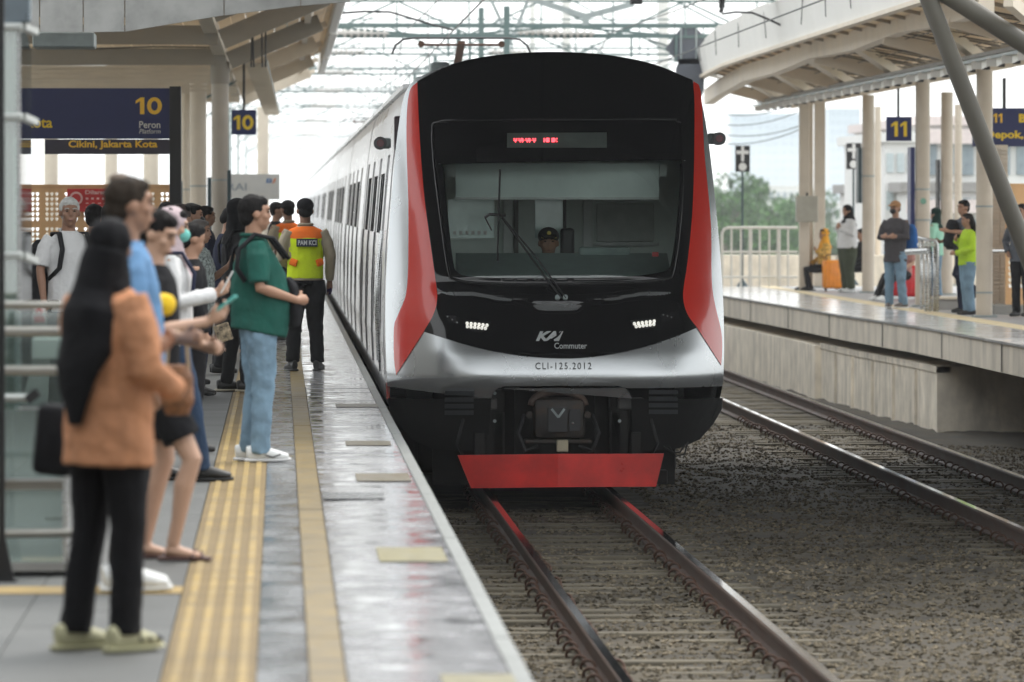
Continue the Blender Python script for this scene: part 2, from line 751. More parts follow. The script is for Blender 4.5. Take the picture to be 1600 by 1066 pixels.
def tactile_mesh(L):
    g = MB().box(-.162, .162, -L / 2 + .003, L / 2 - .003, -.03, .001, .002)
    for k in range(4):
        c = -.115 + k * .0767
        g.box(c - .017, c + .017, -L / 2 + .012, L / 2 - .012, .0, .0075, .004)
    nb_ = len(MB().box(-.162, .162, -L / 2 + .003, L / 2 - .003, -.03, .001, .002).f)
    me = g.mesh('tactile_tile', [M_tact, M_groove])
    for i in range(nb_):
        me.polygons[i].material_index = 1
    return me


tm = tactile_mesh(.3)
for j in range(126):
    inst('tactile_tile', tm, plat, (-.245, Y0 + .3 * j + .15, random.uniform(0, .0012)), (random.uniform(-.003, .003), 0, 0))
inst('tactile_strip', tactile_mesh(360), plat, (-.245, Y1 + 180, 0))
for (x0, x1, m, nm, L) in ((-.082, .098, M_gl2, 'edge_slab', .6), (.1, .228, M_line, 'line_tile', .6), (.23, .795, M_gl, 'edge_slab', .6), (.797, XE, M_nose, 'nosing_slab', 1.2)):
    me = MB().box(-(x1 - x0) / 2 + .001, (x1 - x0) / 2 - .001, -L / 2 + .003, L / 2 - .003, -.03, 0, .003).mesh(nm, m)
    n = int((Y1 - Y0) / L) + 1
    for j in range(n):
        inst(nm, me, plat, ((x0 + x1) / 2, Y0 + L * (j + .5), random.uniform(-.0012, .0012)), (random.gauss(0, .003), random.gauss(0, .0015), 0))
    MB().box(x0, x1, Y0 + n * L, 420, -.03, 0).build(nm, m, plat)
    MB().box(x0, x1, -40, Y0, -.03, 0).build(nm, m, plat)
# door position marks on the edge, and the thin line across the floor
M_stick = mat('yellow_door_mark', (.22, .19, .08), .45, var=.3, scale=12, dirt=.6, dcol=(.3, .3, .28), dscale=9)
M_stick2 = mat('worn_door_mark', (.16, .135, .09), .4, var=.3, scale=12, dirt=.5, dcol=(.25, .25, .25), dscale=9)
for (px0, px1, py0, py1, m) in ((590, 695, 857, 879, M_stick), (556, 640, 741, 753, M_stick2), (540, 610, 690, 697, M_stick2), (525, 590, 632, 637, M_stick2), (690, 805, 1056, 1074, M_stick), (505, 600, 771, 781, M_gl2)):
    a, b = PZ((px0 + px1) / 2, py1), PZ((px0 + px1) / 2, py0)
    x0, x1 = PZ(px0, (py0 + py1) / 2).x, PZ(px1, (py0 + py1) / 2).x
    MB().box(x0, x1, a.y, b.y, .0045, .006).build('door_mark', m, plat)
a, b = PZ(150, 929).y, PZ(150, 918).y
MB().box(-6, -.41, a, b, .002, .0045).build('thin_line', M_tact, plat)

# ------------------------------------------------------------------ platform 11, across the second track
def edge11(y):
    return float(np.interp(y, [0, 84, 88, 96, 104, 117, 140], [8.72, 8.70, 8.66, 8.44, 8.36, 8.16, 8.1]))


def strip(fx0, fx1, z0, z1, ys):
    mb = MB()
    n = len(ys)
    for y in ys:
        a, b = fx0(y), fx1(y)
        mb.v += [(a, y, z0), (b, y, z0), (b, y, z1), (a, y, z1)]
    for i in range(n - 1):
        for k in range(4):
            k2 = (k + 1) % 4
            mb.f.append((i * 4 + k, i * 4 + k2, (i + 1) * 4 + k2, (i + 1) * 4 + k))
    mb.f.append((3, 2, 1, 0))
    e = (n - 1) * 4
    mb.f.append((e, e + 1, e + 2, e + 3))
    return mb


yy = [10, 40, 60, 72, 80, 84, 86, 88, 90, 93, 96, 100, 104, 110, 117, 124, 131]
M_fas = mat('platform_fascia', (.74, .67, .56), .9, var=.12, scale=2, bump=.4, bscale=15, dirt=.5, dcol=(.2, .18, .15), dscale=1.4, dstretch=(1, 1, .3))
M_floor11 = mat('platform_floor_pale', (.56, .56, .55), .16, var=.12, scale=1.2, dirt=.3, dcol=(.2, .2, .2), dscale=1.5)
M_floor11b = mat('platform_floor_grey', (.3, .3, .31), .45, var=.12, scale=1.2)
p11 = struct('platform', strip(lambda y: edge11(y) + .02, lambda y: 16, -.38, -.03, yy), M_fas)
strip(edge11, lambda y: 9.8, -.03, .0, yy).build('edge_paving', M_floor11, p11)
strip(lambda y: 9.8, lambda y: 10.15, -.03, .006, yy).build('tactile_strip', mat('tactile_cream', (.62, .52, .33), .6, var=.1), p11)
strip(lambda y: 10.15, lambda y: 16, -.03, .0, yy).build('floor_slab', M_floor11b, p11)
for y in (70, 77, 84, 91, 98, 105, 112, 119, 126):
    MB().box(edge11(y) + .002, edge11(y) + .03, y - .006, y + .006, -.37, -.005).build('fascia_joint', M_conc, p11)
wy = [85.5, 88, 91, 96, 100.5]
rw = struct('retaining_wall', strip(lambda y: edge11(y) + .12, lambda y: 15, -1.6, -.52, wy), M_wallc)
strip(lambda y: edge11(y) + .02, lambda y: 15, -1.6, -.55, [100.5, 104, 110, 117, 124, 131]).build('wall_section', M_wallc, rw)
strip(lambda y: edge11(y) + .105, lambda y: edge11(y) + .3, -.6, -.515, wy).build('wall_coping', M_wallc, rw)
for y in (88, 90.5, 93, 95.5, 98):
    MB().box(edge11(y) + .085, edge11(y) + .14, y - .05, y + .05, -1.5, -.62).build('wall_rib', M_wallc, rw)
struct('platform_pier', MB().box(9.25, 9.7, 77, 78, -1.6, -.38), M_conc)
struct('platform_pier', MB().box(9.25, 9.7, 62, 63, -1.6, -.38), M_conc)
struct('understructure_wall', MB().box(12, 12.3, 20, 86, -1.6, -.38), M_conc)

# ------------------------------------------------------------------ haze
hz = MB().box(-510, 910, -130, 2610, -9.5, 20).build('haze', None)
tag(hz, 'thin pale humid haze filling the air over the station and town', 'haze', kind='stuff')
hm = bpy.data.materials.new('haze')
hm.use_nodes = True
hm.node_tree.nodes.clear()
hv = hm.node_tree.nodes.new('ShaderNodeVolumePrincipled')
hv.inputs['Color'].default_value = (.93, .96, 1, 1)
hv.inputs['Density'].default_value = .00025
hv.inputs['Anisotropy'].default_value = .2
ho = hm.node_tree.nodes.new('ShaderNodeOutputMaterial')
hm.node_tree.links.new(hv.outputs[0], ho.inputs['Volume'])
hz.data.materials.append(hm)
# ------------------------------------------------------------------ the train
M_silver = mat('silver_paint', (.5, .52, .53), .26, .75, var=.03, scale=2, coat=.4)
M_side = mat('stainless_side', (.66, .66, .67), .3, .75, var=.06, scale=3, stretch=(1, .3, 2), dirt=.12, dcol=(.3, .29, .27))
M_tred = mat('train_red', (.74, .035, .02), .22, .0, var=.04, scale=2, coat=.7)
M_tblack = mat('train_black', (.007, .007, .008), .06, .0, var=.1, coat=.0, spec=.5)
M_matblack = mat('matt_black', (.012, .012, .012), .6, var=.2, spec=.3)
M_rubber = mat('rubber', (.015, .015, .016), .7)
M_under = mat('underframe', (.02, .019, .018), .8, .1, var=.4, scale=8, spec=.3)
M_cab = mat('cab_wall', (.72, .77, .73), .6, var=.05)
M_blind = mat('roller_blind', (.75, .83, .8), .8, var=.04)
M_wsg = glass('windscreen_glass', (.88, .94, .92), .07, .01)
M_wing = glass('window_glass', (.35, .4, .4), .2, .03)
TX, TY, TZ = 2.485, 57.0, 0

HWZ = [(-.5, 1.25), (-.32, 1.42), (-.15, 1.49), (0, 1.515), (.35, 1.53), (.8, 1.53), (1.2, 1.51), (1.6, 1.48), (2.0, 1.445), (2.3, 1.41), (2.55, 1.37), (2.68, 1.33), (2.77, 1.26), (2.84, 1.13), (2.9, .98), (2.96, .76), (3.0, .5), (3.022, .25), (3.03, 0)]
AZ = [(-.6, .34), (-.3, .2), (-.1, .1), (-.02, .05), (.045, .0), (.12, .0), (.3, .04), (.6, .15), (.95, .3), (1.1, .36), (1.6, .56), (2.25, .84), (2.6, 1.0), (3.05, 1.22)]


AZT = np.linspace(-.62, 3.07, 240)
AZV = np.interp(AZT, [q[0] for q in AZ], [q[1] for q in AZ])
_k = np.exp(-np.linspace(-2, 2, 15) ** 2)
AZV = np.convolve(np.pad(AZV, 7, mode='edge'), _k / _k.sum(), 'valid')


def dyf(x, z):
    u = abs(x - TX) / 1.53
    a = float(np.interp(z, AZT, AZV))
    k = float(np.interp(z, [-.5, .1, .7, 2.8], [.75, .6, .55, .42]))
    r = a + .10 * u * u + k * u ** 4.5
    r += .03 * math.exp(-((z - .92) / .06) ** 2) * max(0, 1 - (u / .75) ** 4)        # soft fold under the windscreen
    return r


def spt(px, py):
    """photo pixel -> point (x,z) on the nose surface"""
    Y = TY
    for _ in range(8):
        p = P(px, py, Y)
        Y = TY + dyf(p.x, p.z)
    return (p.x, p.z)


def spline(pts, corners=(), step=6):
    """closed Catmull-Rom through pts; corner indices stay sharp"""
    n = len(pts)
    out = []
    for i in range(n):
        p1, p2 = pts[i], pts[(i + 1) % n]
        p0 = pts[i - 1] if i not in corners else (2 * p1[0] - p2[0], 2 * p1[1] - p2[1])
        j = (i + 1) % n
        p3 = pts[(i + 2) % n] if j not in corners else (2 * p2[0] - p1[0], 2 * p2[1] - p1[1])
        for s in range(step):
            t = s / step
            out.append(tuple(.5 * (2 * b + (c - a) * t + (2 * a - 5 * b + 4 * c - d) * t * t + (3 * b - a - 3 * c + d) * t ** 3) for a, b, c, d in zip(p0, p1, p2, p3)))
    return out


def inside(pt, poly):
    x, y = pt
    c = False
    j = len(poly) - 1
    for i in range(len(poly)):
        xi, yi = poly[i]
        xj, yj = poly[j]
        if (yi > y) != (yj > y) and x < (xj - xi) * (y - yi) / (yj - yi) + xi:
            c = not c
        j = i
    return c


def resample(poly, d=.035):
    out = []
    n = len(poly)
    for i in range(n):
        a, b = Vector(poly[i]), Vector(poly[(i + 1) % n])
        k = max(1, int((b - a).length / d))
        for s in range(k):
            out.append(tuple(a.lerp(b, s / k)))
    # drop near-duplicates
    res = []
    for q in out:
        if not res or (Vector(q) - Vector(res[-1])).length > .004:
            res.append(q)
    return res


def surf(name, poly, m, parent, off=0.0, holes=(), d=.04, px=True, lip=0.0, fdy=None):
    fdy = fdy or dyf
    if px:
        poly = [spt(*q) for q in poly]
        holes = [[spt(*q) for q in h] for h in holes]
    loops = [resample(poly)] + [resample(h) for h in holes]
    vs, es = [], []
    for L in loops:
        k = len(vs)
        vs += [Vector(q) for q in L]
        es += [(k + i, k + (i + 1) % len(L)) for i in range(len(L))]
    nb = len(vs)
    x0, x1 = min(q[0] for q in loops[0]), max(q[0] for q in loops[0])
    z0, z1 = min(q[1] for q in loops[0]), max(q[1] for q in loops[0])
    bnd = np.array([tuple(v) for v in vs])
    z = z0 + d / 2
    while z < z1:
        x = x0 + d / 2
        while x < x1:
            if inside((x, z), loops[0]) and not any(inside((x, z), h) for h in loops[1:]):
                if ((bnd[:, 0] - x) ** 2 + (bnd[:, 1] - z) ** 2).min() > (d * .35) ** 2:
                    vs.append(Vector((x, z)))
            x += d
        z += d
    r = delaunay_2d_cdt(vs, es, [], 0, 1e-5)
    mb = MB()
    V = [tuple(v) for v in r[0]]
    mb.v = [(x, TY + fdy(x, z) - off, z) for x, z in V]
    for f in r[2]:
        cx = sum(V[i][0] for i in f) / 3
        cz = sum(V[i][1] for i in f) / 3
        if inside((cx, cz), loops[0]) and not any(inside((cx, cz), h) for h in loops[1:]):
            a, b, c = f
            mb.f.append((a, b, c))
    if lip:
        for L in loops:
            k = len(mb.v)
            n = len(L)
            mb.v += [(x, TY + fdy(x, z) - off, z) for x, z in L] + [(x, TY + fdy(x, z) - off + lip, z) for x, z in L]
            mb.f += [(k + i, k + (i + 1) % n, k + n + (i + 1) % n, k + n + i) for i in range(n)]
    # orient to the viewer
    o = mb.build(name, m, parent, smooth=True, fix=False)
    me = o.data
    nb_ = len(V)
    if len(me.polygons) and sum(p.normal.y * p.area for p in me.polygons) > 0:
        me.flip_normals()
    e = .004
    ns = []
    for f in me.polygons:
        flat = any(i >= nb_ for i in f.vertices)
        for i in f.vertices:
            if flat:
                ns.append(tuple(f.normal))
            else:
                x, _, z = me.vertices[i].co
                ns.append(tuple(Vector(((fdy(x + e, z) - fdy(x - e, z)) / (2 * e), -1, (fdy(x, z + e) - fdy(x, z - e)) / (2 * e))).normalized()))
    me.normals_split_custom_set(ns)
    return o


train = thing('commuter_train', 'silver commuter train with red blades and black nose arriving beside the crowded platform', 'train')
train_parts = []
sec = []
for z, h in HWZ[3:]:
    sec.append((TX - h, z))
secR = [(2 * TX - x, z) for x, z in sec[:-1]][::-1]
full = sec + secR                      # left bottom -> roof -> right bottom
SECT = spline(full, (0, len(full) - 1), 3)

mask_px = [(652, 127), (691, 107), (739, 92), (800, 84), (868, 82), (930, 84), (985, 92), (1035, 106), (1082, 125), (1085, 165), (1084, 268), (1081, 340), (1074, 410), (1068, 450), (1068, 472), (1075, 493), (1089, 512), (1051, 528), (1000, 544), (935, 556.5), (878, 560), (808, 555), (739, 541.5), (662, 518), (677, 492), (683, 469), (681, 441), (669, 355), (661, 286), (655, 200)]
mask = spline(mask_px, (0, 8, 16, 23), 4)
win_px = [(693, 262), (698, 257), (868, 253), (1056, 251), (1062, 257), (1061, 300), (1056, 360), (1049, 408), (1044, 420), (1030, 426), (980, 432), (868, 435), (770, 434), (728, 431), (714, 424), (708, 408), (699, 330)]
win = spline(win_px, (), 3)
notch = [(767, 625), (770, 616), (776, 608), (787, 604), (868, 603), (966, 603), (977, 607), (984, 615), (987, 625)]
SH = [p for p in SECT]
nz = [spt(*q) for q in notch]
bot_z = spt(868, 623)[1]
shell_poly = [(x, max(z, bot_z)) for x, z in SECT] + [(x, max(bot_z, z) if 0 < i < 8 else bot_z) for i, (x, z) in enumerate(nz[::-1])]
surf('cab_shell', shell_poly, M_silver, train, 0, [[spt(*q) for q in win]], px=False, lip=0)


def dym(x, z):
    """black mask: the nose surface with two scooped hollows under the windscreen"""
    r = dyf(x, z)
    for s in (-1, 1):
        u = (x - TX - s * .72) / .52
        zc = .84 - .13 * (1 - min(1, abs(x - TX) / .75))
        r += .016 * math.exp(-u ** 4) * math.exp(-((z - zc) / .035) ** 2)
    r += .02 * math.exp(-((x - TX) / .22) ** 4) * math.exp(-((z - .72) / .04) ** 2)
    return r


surf('nose_mask', mask, M_tblack, train, .012, [win], lip=.02, fdy=dym, d=.03)
ledge_l = [(652, 129), (655, 200), (661, 286), (669, 355), (681, 441), (683, 469), (677, 492), (662, 518), (619, 586), (615.5, 560), (615.5, 512), (621, 494), (633, 465), (637, 435), (638, 390), (638, 315), (636, 255), (635, 200), (637, 160), (642, 138)]
surf('red_blade', spline(ledge_l, (0, 7, 8), 3), M_tred, train, .009, lip=.012)
ledge_r = [(1083, 127), (1095, 143), (1100, 233), (1105, 286), (1111, 355), (1112, 437), (1117, 475), (1127, 517), (1128.5, 545), (1127, 571), (1089, 512), (1075, 493), (1068, 472), (1068, 450), (1074, 410), (1081, 340), (1084, 268), (1085, 165)]
surf('red_blade', spline(ledge_r, (0, 9, 10), 3), M_tred, train, .009, lip=.012)
surf('windscreen', win, M_wsg, train, .004)
# raised frame line round the black glass
fr = spline([(676, 202), (684, 192), (720, 188.5), (868, 187), (1040, 186.5), (1058, 190), (1065, 202), (1066, 290), (1060, 370), (1051, 425), (1040, 436), (980, 441), (868, 444), (760, 443), (712, 437), (701, 424), (690, 350), (679, 260)], (), 4)
fp = [spt(*q) for q in fr]
fp.append(fp[0])
MB().tube([(x, TY + dyf(x, z) - .012, z) for x, z in fp], .013, 6, cap=False).build('windscreen_frame', M_tblack, train, smooth=True)
# bonnet crease below the windscreen
cr = spline([(690, 470), (720, 465), (760, 466), (800, 476), (836, 492), (868, 495), (915, 493), (935, 480), (970, 470), (1030, 462), (1060, 466), (1060, 470), (1030, 467), (972, 476), (938, 487), (917, 499), (868, 502), (834, 499), (798, 483), (758, 473), (722, 471), (692, 476)], (0, 10, 11, 21), 3)
pass
# lower black skirts
for pts in ([(606, 622), (768, 623), (762, 704), (709, 704), (675, 701), (645, 688), (622, 662), (608, 640)], [(986, 623), (1129.5, 622), (1128, 640), (1114, 664), (1093, 687), (1061, 701), (1027, 704), (990, 704)]):
    surf('lower_skirt', pts, M_matblack, train, -.012, lip=.0)
for x0 in (695, 1014):
    for k in range(4):
        y = 611 + k * 10.3 - (1.5 if x0 > 900 else 0)
        surf('vent_slat', [(x0, y), (x0 + 45, y), (x0 + 45, y + 6.5), (x0, y + 6.5)], mat('vent_grey', (.07, .075, .08), .45, .3), train, .03, lip=.03)
# headlights
M_lampdark = mat('lamp_housing', (.02, .02, .022), .15, coat=.5)
M_bead = mat('led_bead', (.9, .9, .85), .3, emit=(1, .97, .88), estr=.3)
M_bead2 = mat('unlit_bead', (.3, .3, .3), .2, .6)
for side, quad in ((0, [(726, 499), (767, 503), (758, 519), (728, 516)]), (1, [(984, 501), (1026, 496), (1023, 512), (995, 516)])):
    h = surf('headlight', quad, M_lampdark, train, .017, lip=.01)
    for r_ in range(2):
        for c_ in range(6):
            t, s = (c_ + .5) / 6, (r_ + .5) / 2
            a = Vector(quad[0]).lerp(Vector(quad[1]), t)
            b = Vector(quad[3]).lerp(Vector(quad[2]), t)
            q = a.lerp(b, .2 + .6 * s)
            x, z = spt(*q)
            MB().ball((x, TY + dyf(x, z) - .024, z), (.015, .012, .017), 8).build('led_bead', M_bead, h, smooth=True)
for quad in ([(694, 492), (716, 494), (719, 507), (700, 503)], [(1032, 491), (1056, 487), (1053, 497), (1035, 503)]):
    h = surf('marker_light', quad, M_lampdark, train, .017, lip=.01)
    for t in (.2, .5, .8):
        q = Vector(quad[0]).lerp(Vector(quad[2]), t)
        x, z = spt(*q)
        MB().ball((x, TY + dyf(x, z) - .022, z), .009, 8).build('led_bead', M_bead2, h, smooth=True)


def nose_text(name, s, x0, x1, y0, y1, m, bold=0.0, shear=0.0, off=.02, spacing=1.0):
    vs, fs = text2d(s, 1, bold, shear, spacing=spacing)
    xa, xb = min(v[0] for v in vs), max(v[0] for v in vs)
    ya, yb = min(v[1] for v in vs), max(v[1] for v in vs)
    A, B = spt(x0, y1), spt(x1, y0)
    mb = MB()
    for x, y in vs:
        X = A[0] + (x - xa) / (xb - xa) * (B[0] - A[0])
        Z = A[1] + (y - ya) / (yb - ya) * (B[1] - A[1])
        mb.v.append((X, TY + dyf(X, Z) - off, Z))
    mb.f = fs
    return mb.build(name, m, train, fix=False)


M_logo = mat('logo_silver', (.6, .63, .63), .35, .2)
nose_text('operator_logo', 'KAI', 837, 880, 517.5, 533, M_logo, bold=.05, shear=.35, spacing=.88)
nose_text('logo_wordmark', 'Commuter', 866, 917, 535.5, 545, M_logo, bold=.012)
sw = spline([(851, 534), (862, 529), (872, 522), (879, 515), (874, 524), (864, 531)], (0, 3), 3)
surf('logo_swoosh', sw, M_tblack, train, .0225)
nose_text('fleet_number', 'CLI-125.2012', 836.5, 924, 566.5, 577, mat('number_dark', (.05, .05, .05), .5), off=.012, spacing=1.25)
# destination display in the top of the windscreen glass
dd = surf('destination_display', [(792, 208), (948, 207), (948, 231), (792, 231)], mat('display_face', (.09, .11, .1), .35), train, .016)
M_led = mat('red_led', (.6, .02, .03), .4, emit=(1, .06, .08), estr=3.0)
# the red dot characters as the photograph caught them, half scanned
for (cx, cyy, kind_) in ((805.3, 219.3, 0), (814.5, 219.3, 1), (825.5, 219.3, 1), (834.6, 219.3, 0), (853.8, 219, 2), (866.2, 219, 2)):
    w_ = {0: 2.6, 1: 4.8, 2: 4.8}[kind_]
    pat = {0: ['1.1', '111', '.1.'], 1: ['1.11.', '11111', '.1.1.'], 2: ['1.111', '11111', '1.111']}[kind_]
    if cx > 860:
        pat = ['111.1', '1111.', '111.1']
    for rr_, row in enumerate(pat):
        for cc_, ch in enumerate(row):
            if ch == '1':
                q = spt(cx + (cc_ - (len(row) - 1) / 2) * 1.85, cyy + (rr_ - 1) * 2.3)
                MB().ball((q[0], TY + dyf(*q) - .02, q[1]), (.0052, .003, .006), 6).build('led_dot', M_led, dd)

# ---- cab interior
YB = TY + 2.9
MB().box(TX - 1.3, TX + 1.3, YB, YB + .05, -.2, 2.4).build('cab_bulkhead', M_cab, train)
MB().box(TX - 1.36, TX - 1.3, TY + 2.0, YB, .3, 2.4).build('cab_lining', M_cab, train)
MB().box(TX + 1.3, TX + 1.36, TY + 2.0, YB, .3, 2.4).build('cab_lining', M_cab, train)
MB().box(TX - 1.3, TX + 1.3, TY + 1.1, YB, .2, .25).build('cab_floor', M_under, train)
MB().box(TX - 1.3, TX + 1.3, TY + 1.3, YB, 2.28, 2.33).build('cab_ceiling', M_cab, train)


def cabrect(name, x0, x1, y0, y1, Y, m, th=.02, bev=.0):
    a, b = P(x0, y1, Y), P(x1, y0, Y)
    return MB().box(a.x, b.x, Y, Y + th, a.z, b.z, bev).build(name, m, train)


M_pane = mat('painted_light_pane', (.65, .8, .77), .12, var=.3, scale=2, spec=.8)  # light beyond the cab windows is put into this pale colour
M_frame = mat('cab_frame', (.07, .06, .055), .5)
cabrect('cab_rear_window', 700, 772, 312, 372, YB - .03, M_pane)
cabrect('window_frame', 696, 776, 372, 376, YB - .05, M_cab)
for k in range(6):
    cabrect('printed_mark', 708 + k * 9.5, 713 + k * 9.5, 361, 367, YB - .036, M_wt, .004)
cabrect('cab_rear_window', 836, 880, 311, 372, YB - .03, M_pane)
cabrect('door_post', 803, 810, 311, 398, YB - .1, M_frame, .05)
cabrect('door_post', 880, 885, 311, 398, YB - .08, M_frame, .04)
cabrect('door_post', 912, 926, 311, 398, YB - .1, mat('cab_trim', (.55, .56, .55), .4), .05)
cabrect('door_post', 787, 801, 311, 398, YB - .07, mat('cab_trim', (.55, .56, .55), .4), .04)
cabrect('cabinet_door', 932, 1022, 318, 378, YB - .05, mat('cab_cabinet', (.5, .52, .49), .5), .03, .01)
cabrect('cabinet_edge', 926, 1030, 379, 384, YB - .06, mat('cab_trim', (.55, .56, .55), .4), .03)
cabrect('roller_blind', 712, 1030, 255, 309, TY + 1.28, M_blind, .012)
cabrect('blind_bar', 711, 1031, 308.5, 312, TY + 1.27, mat('cab_trim', (.55, .56, .55), .4), .02)
cabrect('blind_bracket', 699, 712, 258, 276, TY + 1.3, M_cab, .03)
cabrect('blind_bracket', 1031, 1042, 256, 276, TY + 1.3, M_cab, .03)
cabrect('warning_sticker', 1019, 1029, 394, 401, TY + .75, M_red, .003)
# driver's desk
a, b = P(716, 436, TY + .7), P(1046, 396, TY + 1.15)
MB().add([(a.x, TY + .75, a.z - .02), (b.x, TY + .75, a.z - .02), (b.x, TY + 1.5, b.z), (a.x, TY + 1.5, b.z), (a.x, TY + 1.5, .3), (b.x, TY + 1.5, .3), (b.x, TY + .75, .3), (a.x, TY + .75, .3)],
         [(0, 1, 2, 3), (3, 2, 5, 4), (0, 3, 4, 7), (1, 6, 5, 2), (0, 7, 6, 1)]).build('driver_desk', mat('desk_grey', (.3, .37, .355), .5), train)
cabrect('instrument_hood', 905, 985, 386, 400, TY + 1.45, mat('desk_grey', (.3, .37, .355), .5), .2, .03)
s_ = P(886, 375, TY + 2.1)
MB().box(s_.x - .06, s_.x + .07, TY + 2.1, TY + 2.2, s_.z - .2, s_.z + .11, .03).build('seat_headrest', M_black, train)

# ---- wipers
def sp3(px, py, off=.05):
    x, z = spt(px, py)
    return (x, TY + dyf(x, z) - off, z)


wp = MB().tube([sp3(781, 265), sp3(779, 330), sp3(777, 408)], .009, 6).build('wiper_blade', M_black, train)
MB().tube([sp3(877, 466), sp3(830, 403, .07), sp3(784, 340, .07)], .009, 6).build('wiper_arm', M_black, train)
MB().tube([sp3(884, 466), sp3(836, 400, .07), sp3(779, 333, .07)], .007, 6).build('wiper_arm', M_black, train)
MB().tube([sp3(757, 340), sp3(765, 335), sp3(790, 337)], .013, 6).build('wiper_joint', M_black, train)
MB().tube([sp3(758, 341), sp3(768, 360)], .006, 6).build('wiper_joint', M_black, train)
for x in (871, 883):
    q = sp3(x, 466.5, .0)
    MB().disc(q, .023, (0, -1, .3), 16, .05).build('wiper_pivot', M_steel, train, smooth=True, angle=40)

# ---- coupler, underframe, plough
MB().box(TX - 1.1, TX + 1.1, TY + 1.0, TY + 1.06, -.9, .1).build('headstock', M_under, train)
for s in (-1, 1):
    MB().box(TX + s * .56 - .09, TX + s * .56 + .09, TY + .3, TY + .5, -.62, -.02, .02).build('bracket', M_under, train)
    MB().box(TX + s * .66 - .12, TX + s * .66 + .12, TY + .25, TY + .4, -.2, -.09, .02).build('jacking_pad', mat('greasy_iron', (.075, .072, .068), .6, .3), train)
    MB().box(TX + s * .53 - .06, TX + s * .53 + .06, TY + .3, TY + .4, -.62, -.2, .02).build('hanger', mat('greasy_iron', (.075, .072, .068), .6, .3), train)
    MB().box(TX + s * .36 - .015, TX + s * .36 + .015, TY + .4, TY + .5, -.6, .02).build('cable_guide', M_under, train)
cz = P(880, 652, TY).z
cp = MB().box(TX - .22, TX + .24, TY + .02, TY + .35, cz - .2, cz + .17, .06).build('coupler_head', mat('coupler_iron', (.04, .036, .033), .55, .5, dirt=.5, dcol=(.1, .05, .02), dscale=8), train, smooth=True, angle=40)
cx0 = P(872, 652, TY).x
M_ci = mat('coupler_iron', (.04, .036, .033), .55, .5)
MB().prism([(cx0 - .09, cz - .13), (cx0 + .08, cz - .13), (cx0 + .08, cz + .09), (cx0 - .09, cz + .09)], TY - .03, TY + .03).build('coupler_face', M_black, cp)
MB().bar((cx0 - .06, TY - .04, cz + .075), (cx0, TY - .05, cz), .012, .02).bar((cx0 + .055, TY - .04, cz + .075), (cx0, TY - .05, cz), .012, .02).build('coupler_cone', M_steel, cp)
MB().tube([(TX - .22 + .24 * (1 + math.cos(t)) - .02, TY + .1, cz + .1 + .13 * math.sin(t)) for t in np.linspace(0, math.pi, 13)], .035, 8).build('coupler_hood', mat('rusty_hood', (.075, .05, .038), .7, .2, var=.4, scale=10), cp, smooth=True)
for s in (-1, 1):
    MB().tube([(TX + s * .3, TY + .1, cz + .02), (TX + s * .36, TY + .0, cz - .14), (TX + s * .3, TY - .02, cz - .3), (TX + s * .18, TY + .02, cz - .26)], .018, 8).build('air_hose', M_rubber, cp, smooth=True)
    MB().tube([(TX + s * .26, TY - .02, cz + .02), (TX + s * .26, TY + .1, cz + .02)], .03, 12).build('valve', M_ci, cp, smooth=True, angle=40)
    MB().tube([(TX + s * .5, TY + .35, -.05), (TX + s * .5, TY + .35, -.45)], .028, 8).build('air_pipe', M_steel, train, smooth=True)
    MB().tube([(TX + s * .82, TY + .3, -.2), (TX + s * .9, TY + .25, -.5), (TX + s * .84, TY + .3, -.62)], .014, 6).build('cable', M_rubber, train, smooth=True)
    for zz in (-.05, -.16, -.3):
        MB().disc((TX + s * .56, TY + .3, zz), .016, (0, -1, 0), 8, .015).build('bolt', M_steel, train)
MB().box(TX - .3, TX + .3, TY - .0, TY + .3, cz - .235, cz - .2, .01).build('coupler_bracket', M_ci, cp)
MB().box(TX - .48, TX + .48, TY + .35, TY + .5, .0, .05, .01).build('cross_tie', M_ci, train)
MB().prism([(cx0 + .1, cz - .12), (cx0 + .2, cz - .12), (cx0 + .2, cz + .07), (cx0 + .1, cz + .07)], TY - .005, TY + .03).build('coupler_socket', M_black, cp)
MB().ball((cx0 + .13, TY - .01, cz - .05), .014, 8).build('coupler_pin', M_chrome, cp)
MB().box(cx0 - .015, cx0 + .09, TY - .04, TY + .04, cz - .31, cz - .2, .012).build('coupler_plate', mat('pale_brass', (.4, .36, .26), .5, .4), cp)
MB().tube([(cx0 + .02, TY, cz - .3), (cx0 + .02, TY, cz - .5)], .02, 8).build('coupler_hose', M_rubber, cp)
MB().tube([(TX, TY + .3, cz), (TX, TY + 1.0, cz)], .11, 12).build('drawbar', M_under, cp, smooth=True, angle=40)
hy = TY + .15
for s in (1,):
    q = P(1045, 706, hy)
    MB().tube([q + Vector((0, 0, .05)), q + Vector((.06, -.02, -.04)), q + Vector((.14, -.03, -.02)), q + Vector((.17, 0, .09))], .008, 6).build('hose', M_rubber, train, smooth=True)
    MB().tube([q + Vector((-.05, 0, .05)), q + Vector((.04, -.02, -.01)), q + Vector((.1, -.03, .0)), q + Vector((.15, 0, .07))], .008, 6).build('hose', M_rubber, train, smooth=True)
q0, q1, q2, q3 = P(715, 711.5, TY - .02), P(1037.5, 709, TY - .02), P(1025, 760.5, TY - .02), P(736, 763, TY - .02)
pc, pd = P(872, 710, TY - .2), P(872, 762, TY - .2)
W_ = (q1.x - q0.x) / 2
for q_ in (q0, q1, q2, q3, pc, pd):
    q_.y = TY - .02 - .1 * (1 - abs(q_.x - pc.x) / W_)
mb = MB()
vv = [q0, pc, q1, q2, pd, q3]
